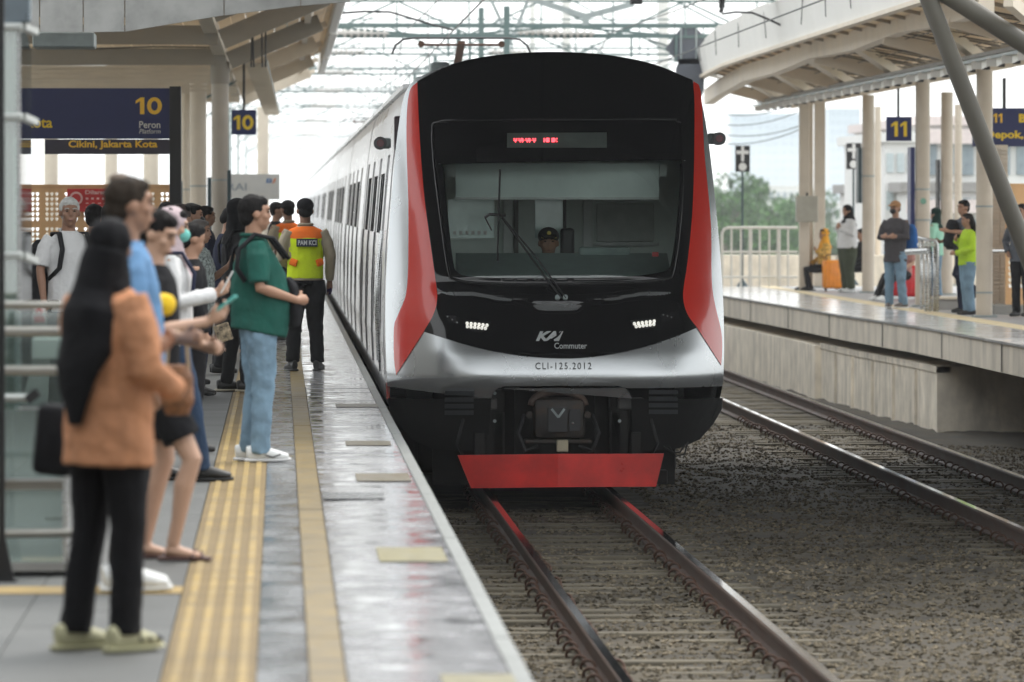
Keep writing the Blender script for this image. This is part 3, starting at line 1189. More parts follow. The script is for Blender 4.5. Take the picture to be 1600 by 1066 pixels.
mb.add(vv + [v + Vector((0, .04, 0)) for v in vv], [(0, 1, 4, 5), (1, 2, 3, 4), (6, 11, 10, 7), (7, 10, 9, 8), (0, 6, 7, 1), (1, 7, 8, 2), (5, 4, 10, 11), (4, 3, 9, 10), (0, 5, 11, 6), (2, 8, 9, 3)])
o = mb.build('snow_plough', mat('plough_red', (.68, .028, .02), .3, .0, var=.25, scale=3, dirt=.35, dcol=(.12, .02, .018), dscale=2.2), train)
o.name = 'obstacle_deflector'
for s in (-1, 1):
    MB().box(TX + s * .7 - .04, TX + s * .7 + .04, TY + .1, TY + .5, -.75, -.4).build('deflector_bracket', M_under, train)
q = P(1034, 745, TY + .3)
MB().box(q.x - .05, q.x + .05, TY + .25, TY + .5, q.z - .06, q.z + .06, .01).build('guard_iron', M_under, train)

# ---- car bodies
def half_profile(zl, zh, n=9):
    z = np.linspace(zl, zh, n)
    return [(float(np.interp(q, [a[0] for a in HWZ], [a[1] for a in HWZ])), float(q)) for q in z]


CARL = 19.5
DOORS = [3.4, 8.0, 12.6, 17.2] if False else [4.3, 8.9, 13.5, 17.9]
DOORS0 = [4.6, 9.2, 13.8, 18.2]


def hwz(z):
    return float(np.interp(z, [a[0] for a in HWZ], [a[1] for a in HWZ]))


def car_meshes(first):
    """body shell with recessed door and window bays on the platform side"""
    doors = DOORS0 if first else DOORS
    bays = []                                           # y0,y1,z0,z1,depth
    for d in doors:
        bays.append((d - .68, d + .68, .02, 2.12, .032))
    edges = [2.2 if first else .5] + doors + [CARL - .1]
    wins = []
    for a, b in zip(doors[:-1], doors[1:]):
        wins.append((a + 1.1, b - 1.1, 1.36, 1.95, .02))
    if first:
        bays.append((1.55, 2.2, .02, 2.12, .05))
    bays += wins
    ys = sorted({round(q, 3) for b in bays for q in b[:2]} | {2.0 if first else 0.0, CARL})
    if first:
        ys = [q for q in ys]
        ys = sorted(set(ys) | {1.4})
        ys = [q for q in ys if q >= 1.4]
    zs = sorted({round(q, 3) for b in bays for q in b[2:4]} | {-.32, -.15, .35, 1.2, 2.3, 2.55, 2.68, 2.77})

    def dep(y, z):
        for b in bays:
            if b[0] < y < b[1] and b[2] < z < b[3]:
                return b[4]
        return 0.0
    mb = MB()
    for i in range(len(ys) - 1):
        for j in range(len(zs) - 1):
            ya, yb, za, zb = ys[i], ys[i + 1], zs[j], zs[j + 1]
            d = dep((ya + yb) / 2, (za + zb) / 2)
            mb.add([(TX - hwz(za) + d, ya, za), (TX - hwz(za) + d, yb, za), (TX - hwz(zb) + d, yb, zb), (TX - hwz(zb) + d, ya, zb)], [(3, 2, 1, 0)])
            # jambs
            if i + 1 < len(ys) - 1:
                d2 = dep((ys[i + 1] + ys[i + 2]) / 2, (za + zb) / 2)
                if abs(d2 - d) > 1e-6:
                    mb.add([(TX - hwz(za) + d, yb, za), (TX - hwz(za) + d2, yb, za), (TX - hwz(zb) + d2, yb, zb), (TX - hwz(zb) + d, yb, zb)], [(0, 1, 2, 3)])
            if j + 1 < len(zs) - 1:
                d2 = dep((ya + yb) / 2, (zs[j + 1] + zs[j + 2]) / 2)
                if abs(d2 - d) > 1e-6:
                    h = TX - hwz(zb)
                    mb.add([(h + d, ya, zb), (h + d, yb, zb), (h + d2, yb, zb), (h + d2, ya, zb)], [(0, 1, 2, 3)])
    # roof and the far side
    y0 = ys[0]
    top = [(-h, z) for h, z in [(hwz(q), q) for q in (2.77, 2.84, 2.9, 2.96, 3.0, 3.022, 3.03)]]
    prof = top + [(-x, z) for x, z in top[:-1]][::-1] + [(h, z) for z, h in HWZ[::-1] if -.35 < z < 2.7]
    k = len(mb.v)
    for x, z in prof:
        mb.v += [(TX + x, y0, z), (TX + x, CARL, z)]
    for i in range(len(prof) - 1):
        mb.f.append((k + 2 * i, k + 2 * i + 2, k + 2 * i + 3, k + 2 * i + 1))
    # ends and floor
    ringp = [(TX - hwz(z), z) for z in (-.32, 0, .8, 1.6, 2.3, 2.68)] + [(TX + x, z) for x, z in prof]
    k = len(mb.v)
    mb.v += [(x, CARL, z) for x, z in ringp]
    mb.f.append(tuple(range(k, k + len(ringp))))
    if not first:
        k = len(mb.v)
        mb.v += [(x, y0, z) for x, z in ringp]
        mb.f.append(tuple(range(k, k + len(ringp)))[::-1])
    mb.add([(TX - 1.42, y0, -.32), (TX + 1.42, y0, -.32), (TX + 1.42, CARL, -.32), (TX - 1.42, CARL, -.32)], [(3, 2, 1, 0)])
    body = mb.mesh('car_body', M_side)
    dm = []

    def panel(y0, y1, z0, z1, dd, m, nm, th=.0):
        q = MB()
        zz = [z for z in zs if z0 - .001 <= z <= z1 + .001]
        zz = sorted(set(zz) | {z0, z1})
        for a, b in zip(zz[:-1], zz[1:]):
            q.add([(TX - hwz(a) + dd, y0, a), (TX - hwz(a) + dd, y1, a), (TX - hwz(b) + dd, y1, b), (TX - hwz(b) + dd, y0, b)], [(3, 2, 1, 0)])
        # little edge returns
        for y in (y0, y1):
            for a, b in zip(zz[:-1], zz[1:]):
                q.add([(TX - hwz(a) + dd, y, a), (TX - hwz(a) + dd + .03, y, a), (TX - hwz(b) + dd + .03, y, b), (TX - hwz(b) + dd, y, b)], [(0, 1, 2, 3)])
        return q.mesh(nm, m)
    for d in doors:
        for s in (-1, 1):
            a, b = (d - .655, d - .012) if s < 0 else (d + .012, d + .655)
            dm.append(('door', panel(a, b, .04, 2.1, .022, M_side, 'door')))
            dm.append(('door_window', panel(a + .13, b - .1, 1.38, 1.98, .018, M_wdark, 'door_window')))
            # gasket standing proud at the leaf edge, and the grab groove below it
            yk = d + s * .69
            q = MB()
            zz = [.02, .35, .85, 1.2, 1.36]
            for a_, b_ in zip(zz[:-1], zz[1:]):
                q.bar((TX - hwz(a_) + .004, yk, a_), (TX - hwz(b_) + .004, yk, b_), .014, .03)
            dm.append(('door_gasket', q.mesh('door_gasket', M_gask)))
    for wv in wins:
        dm.append(('window', panel(wv[0] + .02, wv[1] - .02, wv[2] + .02, wv[3] - .02, .012, M_wdark, 'window')))
        for q_ in (wv[1], (wv[0] + wv[1]) / 2):
            dm.append(('window_gasket', MB().bar((TX - hwz(wv[2]) + .007, q_, wv[2]), (TX - hwz(wv[3]) + .007, q_, wv[3]), .016, .05).mesh('window_gasket', M_rubber)))
    if first:
        dm.append(('cab_door', panel(1.57, 2.18, .04, 2.1, .03, M_side, 'cab_door')))
        dm.append(('cab_door_window', panel(1.66, 2.1, 1.3, 2.0, .024, M_wdark, 'cab_door_window')))
        for yk in (1.5, 2.26):
            dm.append(('grab_rail', MB().tube([(TX - hwz(.2) - .05, yk, .2), (TX - hwz(.8) - .07, yk, .8), (TX - hwz(1.4) - .05, yk, 1.4)], .014, 8).mesh('grab_rail', M_chrome, smooth=True)))
    # roof: gutter, air conditioners, aerial fins
    dm.append(('gutter', MB().box(TX - 1.36, TX - 1.3, y0, CARL, 2.70, 2.74).mesh('gutter', M_side)))
    for yk in (5.5, 13.5):
        dm.append(('air_conditioner', MB().box(TX - .6, TX + .6, yk - 1.5, yk + 1.5, 2.9, 3.045, .04).mesh('air_conditioner', M_steel)))
    for yk in (3.0, 9.5, 17):
        dm.append(('roof_vent', MB().box(TX - 1.08, TX - .9, yk - .3, yk + .3, 2.86, 2.97, .03).mesh('roof_vent', M_steel)))
    dm.append(('underfloor_gear', MB().box(TX - 1.2, TX + 1.2, max(y0, 2.4), CARL - 2.2, -.85, -.33, .05).mesh('underfloor_gear', M_under)))
    for yk in (3.2, CARL - 3):
        for xx in (-.567, .567):
            for q_ in (-1.05, 1.05):
                dm.append(('wheel', MB().tube([(TX + xx - .06 + 0, yk + q_, -.52), (TX + xx + .06, yk + q_, -.52)], .43, 20).mesh('wheel', M_under)))
    return body, dm


M_wdark = mat('dark_window', (.02, .025, .028), .12, spec=.7)
M_gask = mat('grey_gasket', (.12, .12, .125), .5)
for k in range(12):
    if k < 2:
        body, dm = car_meshes(k == 0)
    y = TY + 20.0 * k
    c = inst('train_car', body, train, (0, y, 0))
    for nm, me in dm:
        inst(nm, me, c)
    MB().box(TX - 1.05, TX + 1.05, CARL, CARL + .5, -.3, 2.5).build('gangway', M_rubber, c)
# nose corner filler: joins the nose edge to the first car
mb = MB()
n = len(SECT)
for x, z in SECT:
    mb.v += [(x, TY + dyf(x, z), z), (x, TY + 1.4, z)]
mb.f = [(2 * i, 2 * i + 1, 2 * i + 3, 2 * i + 2) for i in range(n - 1)]
MB.build(mb, 'cab_cheek', M_silver, train, smooth=True)
sk = [(-h, z) for z, h in HWZ[:4]]
mb = MB()
for s in (-1, 1):
    k = len(mb.v)
    for x, z in sk:
        X = TX + s * -x
        mb.v += [(X, TY + dyf(X, z), z), (X, TY + 2.0, z)]
    mb.f += [(k + 2 * i, k + 2 * i + 1, k + 2 * i + 3, k + 2 * i + 2) for i in range(len(sk) - 1)]
mb.build('skirt_cheek', M_matblack, train)
# rear-view cameras on the cab shoulders
for (px, py, s, c0) in ((607, 224, -1, 0), (1108, 217, 1, 0)):
    q = P(px, py, TY + 1.9)
    wx = TX + s * (hwz(q.z) + .04)
    MB().box(min(wx, wx + s * .1), max(wx, wx + s * .1), TY + 1.85, TY + 2.05, q.z - .05, q.z + .05, .02).build('camera_arm', M_steel, train)
    xx = wx + s * .1
    cm = MB().tube([(xx, TY + 1.75, q.z), (xx, TY + 2.0, q.z)], .06, 16).build('camera_pod', mat('pod_grey', (.14, .13, .14), .4), train, smooth=True, angle=40)
    MB().disc((xx, TY + 1.752, q.z), .035, (0, -1, 0), 16, .008).build('camera_lens', mat('lens_red', (.16, .01, .02), .15), cm)
MB().box(TX - hwz(2.2) - .02, TX - hwz(2.2) + .1, TY + 1.42, TY + 1.56, 1.9, 2.45, .02).build('shoulder_panel', mat('shoulder_dark', (.08, .06, .07), .3, .2), train)
q = P(594, 607, TY + 1.1)
MB().box(TX - 1.52, TX - 1.49, TY + .85, TY + 1.1, -.12, .03).build('red_corner_mark', M_tred, train)


def pantograph(Y, car):
    p = MB()
    z = 3.93
    hx = [(-.95, -.22), (-.9, -.1), (-.8, -.02), (-.65, 0), (.65, 0), (.8, -.02), (.9, -.1), (.95, -.22)]
    h = MB().tube([(TX + a, Y, z + b) for a, b in hx], .015, 6).build('pantograph_head', M_dark, train, smooth=True)
    MB().tube([(TX - .55, Y + .1, z - .09), (TX + .55, Y + .1, z - .09)], .018, 6).build('collector_bar', M_rust, h)
    for s in (-.55, .55):
        MB().disc((TX + s, Y + .02, z - .08), .045, (0, 1, 0), 12, .08).build('spring_box', M_rust, h)
    MB().bar((TX, Y, z - .06), (TX - .05, Y + 1.3, 3.45), .1, .05).build('pantograph_upper_arm', M_rust, h)
    MB().bar((TX - .05, Y + 1.3, 3.45), (TX, Y + .2, 3.06), .14, .06).build('pantograph_lower_arm', M_rust, h)
    MB().box(TX - .5, TX + .5, Y - .2, Y + .5, 3.02, 3.1).build('pantograph_base', M_rust, h)


pantograph(87.5, 1)
pantograph(166, 5)
# ------------------------------------------------------------------ concourse over the near end of the station, unseen slabs shaped for the light
conc = struct('concourse_slab', MB().box(.9, 20, 57.6, 72, 5.02, 6.2), mat('dark_soffit', (.13, .13, .13), .8, var=.15, scale=.5))  # unseen slab, cut back on the left so light reaches the crowd
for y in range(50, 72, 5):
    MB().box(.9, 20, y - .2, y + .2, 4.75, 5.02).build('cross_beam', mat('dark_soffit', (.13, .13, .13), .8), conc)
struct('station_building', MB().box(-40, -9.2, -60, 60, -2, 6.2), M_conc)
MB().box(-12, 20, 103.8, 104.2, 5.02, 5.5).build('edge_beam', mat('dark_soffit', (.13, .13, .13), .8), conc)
MB().box(-12, 20, -40, 18, 5.02, 6.2).build('near_shade_slab', mat('dark_soffit', (.13, .13, .13), .8), conc)  # out of view, added to dim the foreground and darken nose reflections
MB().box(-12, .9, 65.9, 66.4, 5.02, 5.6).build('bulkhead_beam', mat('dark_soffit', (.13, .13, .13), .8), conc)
MB().box(-4.5, 20, 46.5, 57.6, 5.03, 6.2).build('front_shade_slab', mat('dark_soffit', (.13, .13, .13), .8), conc)  # out of view, sized to keep bright sky off the black nose
# grey bulkhead panels at the near end of the left canopy
M_bulk = mat('bulkhead_grey', (.4, .4, .385), .55, var=.12, scale=2, dirt=.4, dcol=(.1, .1, .1), dscale=3)
bk = thing('bulkhead', 'grey panelled bulkhead hanging above the platform beside the glass lift', 'bulkhead', P(200, 20, 66))
YB_ = 66
low = [(-60, 50), (62, 50), (130, 50.5), (195, 49.5), (350, 24), (470, 9), (548, 3)]
for (a, b) in zip(low[:-1], low[1:]):
    A, B = P(a[0], a[1], YB_), P(b[0], b[1], YB_)
    o = MB().prism([(A.x + .006, A.z), (B.x - .006, B.z), (B.x - .006, 5.0), (A.x + .006, 5.0)], YB_, YB_ + .08).build('bulkhead_panel', M_bulk, bk)
    o.location = -Vector(bk.location)
for sx in (-1,):
    A, B = P(52, 75, 66.5), P(148, 52, 66.5)
    o = MB().box(A.x, B.x, 66.3, 67.2, A.z, A.z + .16, .02).build('service_duct', M_steel, bk)
    o.location = -Vector(bk.location)
# bare steel struts carrying the concourse beside platform 11
for (a, b, wd, lb) in (((1440, -30), (1668, 560), .225, 'thick brown grey steel strut slanting down in front of the pale columns'), ((1462, -20), (1700, 132), .24, 'shallow dark steel strut running off beside the canopy roof top right')):
    A, B = P(*a, 79), P(*b, 79)
    st = MB().tube([A, B], wd / 2, 24).build('steel_strut', mat('strut_paint', (.085, .078, .062), .5, var=.15, scale=1.5, dirt=.3, dcol=(.08, .07, .06)), smooth=True, angle=40)
    tag(st, lb, 'strut', 'bare steel struts of the concourse')

# ------------------------------------------------------------------ left canopy (platform 10)
cL = thing('platform_canopy', 'cream butterfly canopy with near beams darkened brown for shade over the waiting crowd', 'canopy', (-1, 70, 0))


def put(o, root):
    o.parent = root
    o.location = -Vector(root.location)
    return o


CX = -.97
# roof planks, each board its own length of soffit
for k in range(9):
    a, b = k / 9, (k + 1) / 9
    x0, x1 = -.9 + 1.85 * a, -.9 + 1.85 * b - .012
    z0, z1 = 4.25 + .6 * a, 4.25 + .6 * b
    put(MB().add([(x0, 67, z0), (x1, 67, z1), (x1, 142 - k * 1.2, z1), (x0, 142 - k * 1.2, z0), (x0, 67, z0 + .05), (x1, 67, z1 + .05), (x1, 142 - k * 1.2, z1 + .05), (x0, 142 - k * 1.2, z0 + .05)],
                 [(0, 3, 2, 1), (4, 5, 6, 7), (0, 1, 5, 4), (3, 7, 6, 2), (0, 4, 7, 3), (1, 2, 6, 5)]).build('soffit_plank', M_soffit), cL)
for k in range(16):
    x1 = -1.0 - k * .42
    x0 = x1 - .4
    z0, z1 = 4.22 + .08 * (k + 1), 4.22 + .08 * k
    put(MB().add([(x0, 67, z0), (x1, 67, z1), (x1, 142, z1), (x0, 142, z0), (x0, 67, z0 + .05), (x1, 67, z1 + .05), (x1, 142, z1 + .05), (x0, 142, z0 + .05)],
                 [(0, 3, 2, 1), (4, 5, 6, 7), (0, 1, 5, 4), (3, 7, 6, 2), (0, 4, 7, 3), (1, 2, 6, 5)]).build('soffit_plank', M_soffit), cL)
# edge gutter in stepped lengths
for i, (ya, yb) in enumerate(((67, 90), (90, 112), (112, 128), (128, 142))):
    d = .0 + .02 * (i % 2)
    put(MB().box(.86 - d, 1.02 - d, ya, yb - .1, 4.72 - .05 * i, 4.95, .03).build('edge_gutter', M_white), cL)
for Yb in (78, 91, 104, 117, 130, 141):
    m = M_beam if Yb < 110 else M_cream  # near beams get a darker brown, their shadow put into the colour
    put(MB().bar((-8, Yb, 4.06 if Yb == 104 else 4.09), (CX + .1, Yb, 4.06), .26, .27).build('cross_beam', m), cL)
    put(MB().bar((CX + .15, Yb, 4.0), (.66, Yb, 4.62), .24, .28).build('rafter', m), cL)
    put(MB().bar((CX + .15, Yb + 4, 4.08), (.8, Yb + 4, 4.72), .08, .1).build('purlin_rib', M_cream), cL)
put(MB().bar((CX + .0, 67, 4.16), (CX + .0, 142, 4.16), .2, .16).build('ridge_beam', M_cream), cL)
put(MB().bar((.45, 67, 4.66), (.45, 142, 4.66), .1, .12).build('purlin', M_cream), cL)
for k in range(6):                   # slatted ceiling strip left of the columns
    z = P(200, 108 + k * 5.5, 106).z
    put(MB().box(-5, CX - .2, 106 + k * .7, 106.1 + k * .7, z - .02, z + .02).build('ceiling_slat', M_cream), cL)
colmat = M_cream


def column(px, wpx, Y, ztop, label, group, m=None, square=False, base=0.0, rings_=(), cat='column'):
    p = P(px, 325, Y)
    r = wpx * Y / F / 2
    c = thing('canopy_column', label, cat, (p.x, Y, base), 0, group)
    if square:
        MB().box(-r, r, -r, r, 0, ztop - base, .015).build('shaft', m or colmat, c)
    else:
        MB().tube([(0, 0, 0), (0, 0, ztop - base)], r, 28).build('shaft', m or colmat, c, smooth=True, angle=40)
    MB().box(-r - .05, r + .05, -r - .05, r + .05, 0, .03, .005).build('base_plate', M_steel, c)
    for z in rings_:
        MB().tube([(0, 0, z), (0, 0, z + .025)], r + .008, 28).build('band', M_steel, c)
    return c


gL = 'round canopy columns on platform 10'
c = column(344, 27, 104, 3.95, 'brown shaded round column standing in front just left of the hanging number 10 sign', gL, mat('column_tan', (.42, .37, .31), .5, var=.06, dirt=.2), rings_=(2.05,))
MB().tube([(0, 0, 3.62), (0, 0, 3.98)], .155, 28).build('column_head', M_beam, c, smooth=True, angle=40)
for (px, wd, Y, lb) in ((310, 26, 118, 'pale round column right beside the black sign post'), (291, 15, 140, 'slim pale column squeezed between black sign post and broader column'), (411, 18, 158, 'pale round column with its top hidden behind the hanging number 10 sign'),
                        (80, 22, 150, 'pale column seen under the word part ota of the blue sign'), (174, 20, 158, 'pale column seen below the middle of the station name strip'), (236, 24, 150, 'pale column below the last word of the station name strip'), (352, 9, 190, 'thin far pale post right under the hanging number 10 sign')):
    column(px, wd, Y, 4.1, lb, gL, rings_=(2.0,))
for (px, y0, y1, Y, wd, lb) in ((327, 277, 345, 112, 6, 'dark green edge of a noticeboard beside the tan column'), (358, 266, 330, 103, 6, 'dark slim noticeboard edge on the train side of the tan column'), (283, 283, 320, 112, 3, 'thin dark post in front of the pale column')):
    a, b = P(px - wd / 2, y1 + 30, Y), P(px + wd / 2, y0, Y)
    tag(MB().box(a.x, b.x, Y, Y + .6, a.z, b.z, .01).build('noticeboard', mat('dark_teal', (.015, .04, .05), .4)), lb, 'noticeboard')
# ribbed cable tray under the rafters
def tray(px0, py0, px1, py1, Ya, Yb, n, label, w_, mode):
    A, B = P(px0, py0, Ya), P(px1, py1, Yb)
    t = thing('cable_tray', label, 'cable tray', A)
    s = B - A
    for q in (-w_ / 2, w_ / 2):
        MB().bar((q, 0, .03), s + Vector((q, 0, .03)), .03, .04).build('side_rail', M_steel, t)
    if mode == 0:
        me = MB().box(-w_ / 2, w_ / 2, -.09, .09, -.02, .02, .008).mesh('rung', M_cream)
        for k in range(n):
            inst('rung', me, t, s * ((k + .5) / n), (R(random.uniform(10, 25)), 0, 0))
    else:
        me = MB().bar((-w_ / 2 - .02, -.75, -.05), (w_ / 2 + .02, .75, .06), .14, .1).mesh('slanted_bracket', M_white)
        me2 = MB().box(-.04, .04, -.12, .12, -.07, .0).mesh('dark_clamp', M_dark)
        for k in range(n):
            inst('slanted_bracket', me, t, s * ((k + .5) / n))
            inst('dark_clamp', me2, t, s * ((k + 1.0) / n) + Vector((w_ / 2, 0, 0)))
        MB().bar((0, 0, .11), s + Vector((0, 0, .11)), .16, .05).build('cable_bundle', mat('grey_cable', (.35, .34, .32), .7, dirt=.5, dcol=(.1, .1, .1), dscale=6), t)
    return t


tray(400, 98, 425, 178, 104, 150, 60, 'ribbed cream cable tray hanging under the left canopy behind the number 10 sign', .34, 0)
t = tray(1622, 82, 1188, 168, 82, 131, 26, 'pale cable tray with slanted white brackets along the column tops of platform 11', .3, 1)
# dark hangers and loops of cable on the rafter
hg = thing('cable_hanger', 'dark cables looped over the left canopy rafter and hanging to the tray', 'cable', P(395, 60, 103))
for px in (392, 397, 409, 414):
    A, B = P(px, 18, 103), P(px + random.uniform(-1, 1), 105, 103)
    put(MB().tube([A, A.lerp(B, .5) + Vector((random.uniform(-.02, .02), 0, 0)), B], .014, 6).build('cable', M_dark), hg)
pts = [P(x, y, 103.6) for x, y in ((50, 73), (150, 76), (240, 73), (330, 74), (365, 66), (390, 54))]
put(MB().tube(pts, .012, 6).build('cable', M_dark), hg)

# ------------------------------------------------------------------ right canopy (platform 11)
cR = thing('platform_canopy', 'pale curved canopy with a white fascia and lattice soffit over platform 11', 'canopy', (10.3, 90, 0))
Ysr = [80.6, 85, 90, 94, 98, 106, 112, 118, 123, 127, 129.5]


def taper(y):
    return max(0.0, min(1.0, (131 - y) / 14)) ** .5


mb = MB()
for i in range(len(Ysr) - 1):
    a, b = Ysr[i], Ysr[i + 1] - .03
    q = []
    for y in (a, b):
        xo = 8.2 + .35 * (1 - taper(y))
        zt = 4.36 + .62 * taper(y) + (.03 if i % 2 else 0)
        q.append([(xo, y, 4.26 - .12 * (1 - taper(y))), (xo - .12, y, zt), (xo - .08, y, zt), (xo + .04, y, 4.26 - .12 * (1 - taper(y)))])
    put(MB().add(q[0] + q[1], [(0, 4, 5, 1), (1, 5, 6, 2), (2, 6, 7, 3), (3, 7, 4, 0), (0, 1, 2, 3), (7, 6, 5, 4)]).build('fascia_panel', M_white), cR)
    put(MB().bar((8.2 + .35 * (1 - taper(a)), a, 4.25 - .12 * (1 - taper(a))), (8.2 + .35 * (1 - taper(b)), b, 4.25 - .12 * (1 - taper(b))), .14, .06).build('fascia_lip', M_cream), cR)
    put(MB().tube([(8.1, a + 1, 4.9), (8.12 + random.uniform(-.05, .05), a + 1, 4.45)], .008, 5).build('wire_hanger', M_dark), cR)
# stepped longitudinal beam
kn = [(80.6, 8.92, 4.2), (86, 8.9, 4.2), (91, 8.9, 4.26), (98, 8.85, 4.17), (105, 8.8, 4.22), (112, 8.75, 4.12), (119, 8.72, 4.12), (126, 8.72, 3.98), (130, 8.72, 3.86)]
for (a, b) in zip(kn[:-1], kn[1:]):
    put(MB().bar((a[1], a[0], a[2]), (b[1], b[0] - .04, b[2]), .2, .3).build('edge_beam', M_cream), cR)
for x0, x1, z0, z1, nm in ((8.3, 10.35, 4.42, 3.98, 1), (10.4, 14.2, 3.98, 4.7, 1)):
    n = 8
    for k in range(n):
        a, b = k / n, (k + 1) / n
        xa, xb = x0 + (x1 - x0) * a, x0 + (x1 - x0) * b - .02
        za, zb = z0 + (z1 - z0) * a, z0 + (z1 - z0) * b
        put(MB().add([(xa, 80.6, za), (xb, 80.6, zb), (xb, 129.5, zb), (xa, 129.5, za), (xa, 80.6, za + .05), (xb, 80.6, zb + .05), (xb, 129.5, zb + .05), (xa, 129.5, za + .05)],
                     [(0, 3, 2, 1), (4, 5, 6, 7), (0, 1, 5, 4), (3, 7, 6, 2), (0, 4, 7, 3), (1, 2, 6, 5)]).build('soffit_plank', M_soffit), cR)
    for y in np.arange(81.5, 130, 2.1):
        put(MB().bar((x0, y, z0 - .03), (x1, y, z1 - .03), .06, .05).build('soffit_batten', M_beam), cR)
for y in (84, 93, 105, 113.5, 122, 129):
    put(MB().bar((10.3, y, 3.72), (8.8, y, 4.1), .16, .22).build('rafter', M_cream), cR)
    put(MB().bar((10.3, y, 3.72), (8.9, y - 6, 4.15), .12, .16).build('diagonal_strut', M_cream), cR)
    put(MB().bar((10.3, y, 3.72), (14, y, 4.4), .16, .22).build('rafter', M_cream), cR)
for y in np.arange(81, 129, 1.05):   # thin safety wires under the soffit
    put(MB().bar((8.9, y, 4.12), (10.2, y, 3.9), .012, .012).build('safety_wire', M_dark), cR)
for x in (9.1, 9.5, 9.9):
    put(MB().bar((x, 81, 4.1 - (x - 8.9) * .17), (x, 129, 4.1 - (x - 8.9) * .17), .012, .012).build('safety_wire', M_dark), cR)
for y in np.arange(82, 128, 7.3):
    put(MB().box(10.9, 11.05, y, y + 1.3, 3.9, 3.96).build('lamp_batten', mat('lamp_tube', (.8, .82, .82), .3)), cR)
gR = 'canopy columns on platform 11'
c = column(1538, 26, 94, 3.75, 'broad cream round column beside the lime jacket, stained at its foot', gR, mat('column_cream', (.56, .49, .4), .5, var=.06, scale=2, dirt=.3, dcol=(.33, .25, .17), dscale=1.6), rings_=(.35, 1.62, 2.6))
M_colc = mat('column_cream', (.56, .49, .4), .5)
c = column(1441.5, 23, 104, 3.75, 'cream round column behind the steel barrier with a round green sticker', gR, M_colc, rings_=(1.4, 1.9))
MB().disc((.0, -.125, 1.72), .05, (0, -1, 0), 16, .008).build('green_sticker', mat('sticker_green', (.2, .4, .3), .5), c)
MB().box(-.2, -.13, -.05, .5, 1.3, 2.6, .01).build('blue_board', M_navy, c)
c = column(1479.5, 19, 118, 3.75, 'cream round column behind the man in a grey jacket', gR, M_colc)
MB().box(-.17, -.13, -.05, .4, 1.5, 2.5).build('board_edge', M_dark, c)
column(1497, 12, 132, 3.75, 'narrow cream column half hidden behind the grey jacket column', gR, M_colc)
c = column(1356.5, 19, 121, 3.75, 'cream round column behind the man in the tan cap', gR, M_colc, rings_=(2.2,))
MB().box(-.19, -.125, -.05, .5, 1.7, 2.75).build('dark_board', mat('dark_teal', (.015, .04, .05), .4), c)
column(1371.5, 10, 135, 3.75, 'narrow cream column just behind the tan cap man column', gR, M_colc)
column(1256.5, 16, 124, 3.75, 'square cream column carrying the grey metal box', gR, M_colc, square=True)
column(1267.5, 6, 124.2, 3.75, 'slender cream post between two square cream columns', gR, M_colc, square=True)
column(1280.5, 17, 129, 3.75, 'plain square cream column at the far canopy end', gR, M_colc, square=True)
a, b = P(1243, 347, 123.7), P(1277, 306, 123.7)
jb = tag(MB().box(a.x, b.x, 123.5, 123.72, a.z, b.z, .015).build('junction_box', mat('box_beige', (.38, .36, .3), .5, .2, dirt=.2)), 'grey beige metal junction box on the square cream column', 'box')
MB().box((a.x + b.x) / 2 - .02, (a.x + b.x) / 2 + .02, 123.55, 123.6, b.z, b.z + .06).build('box_lug', M_dark, jb)

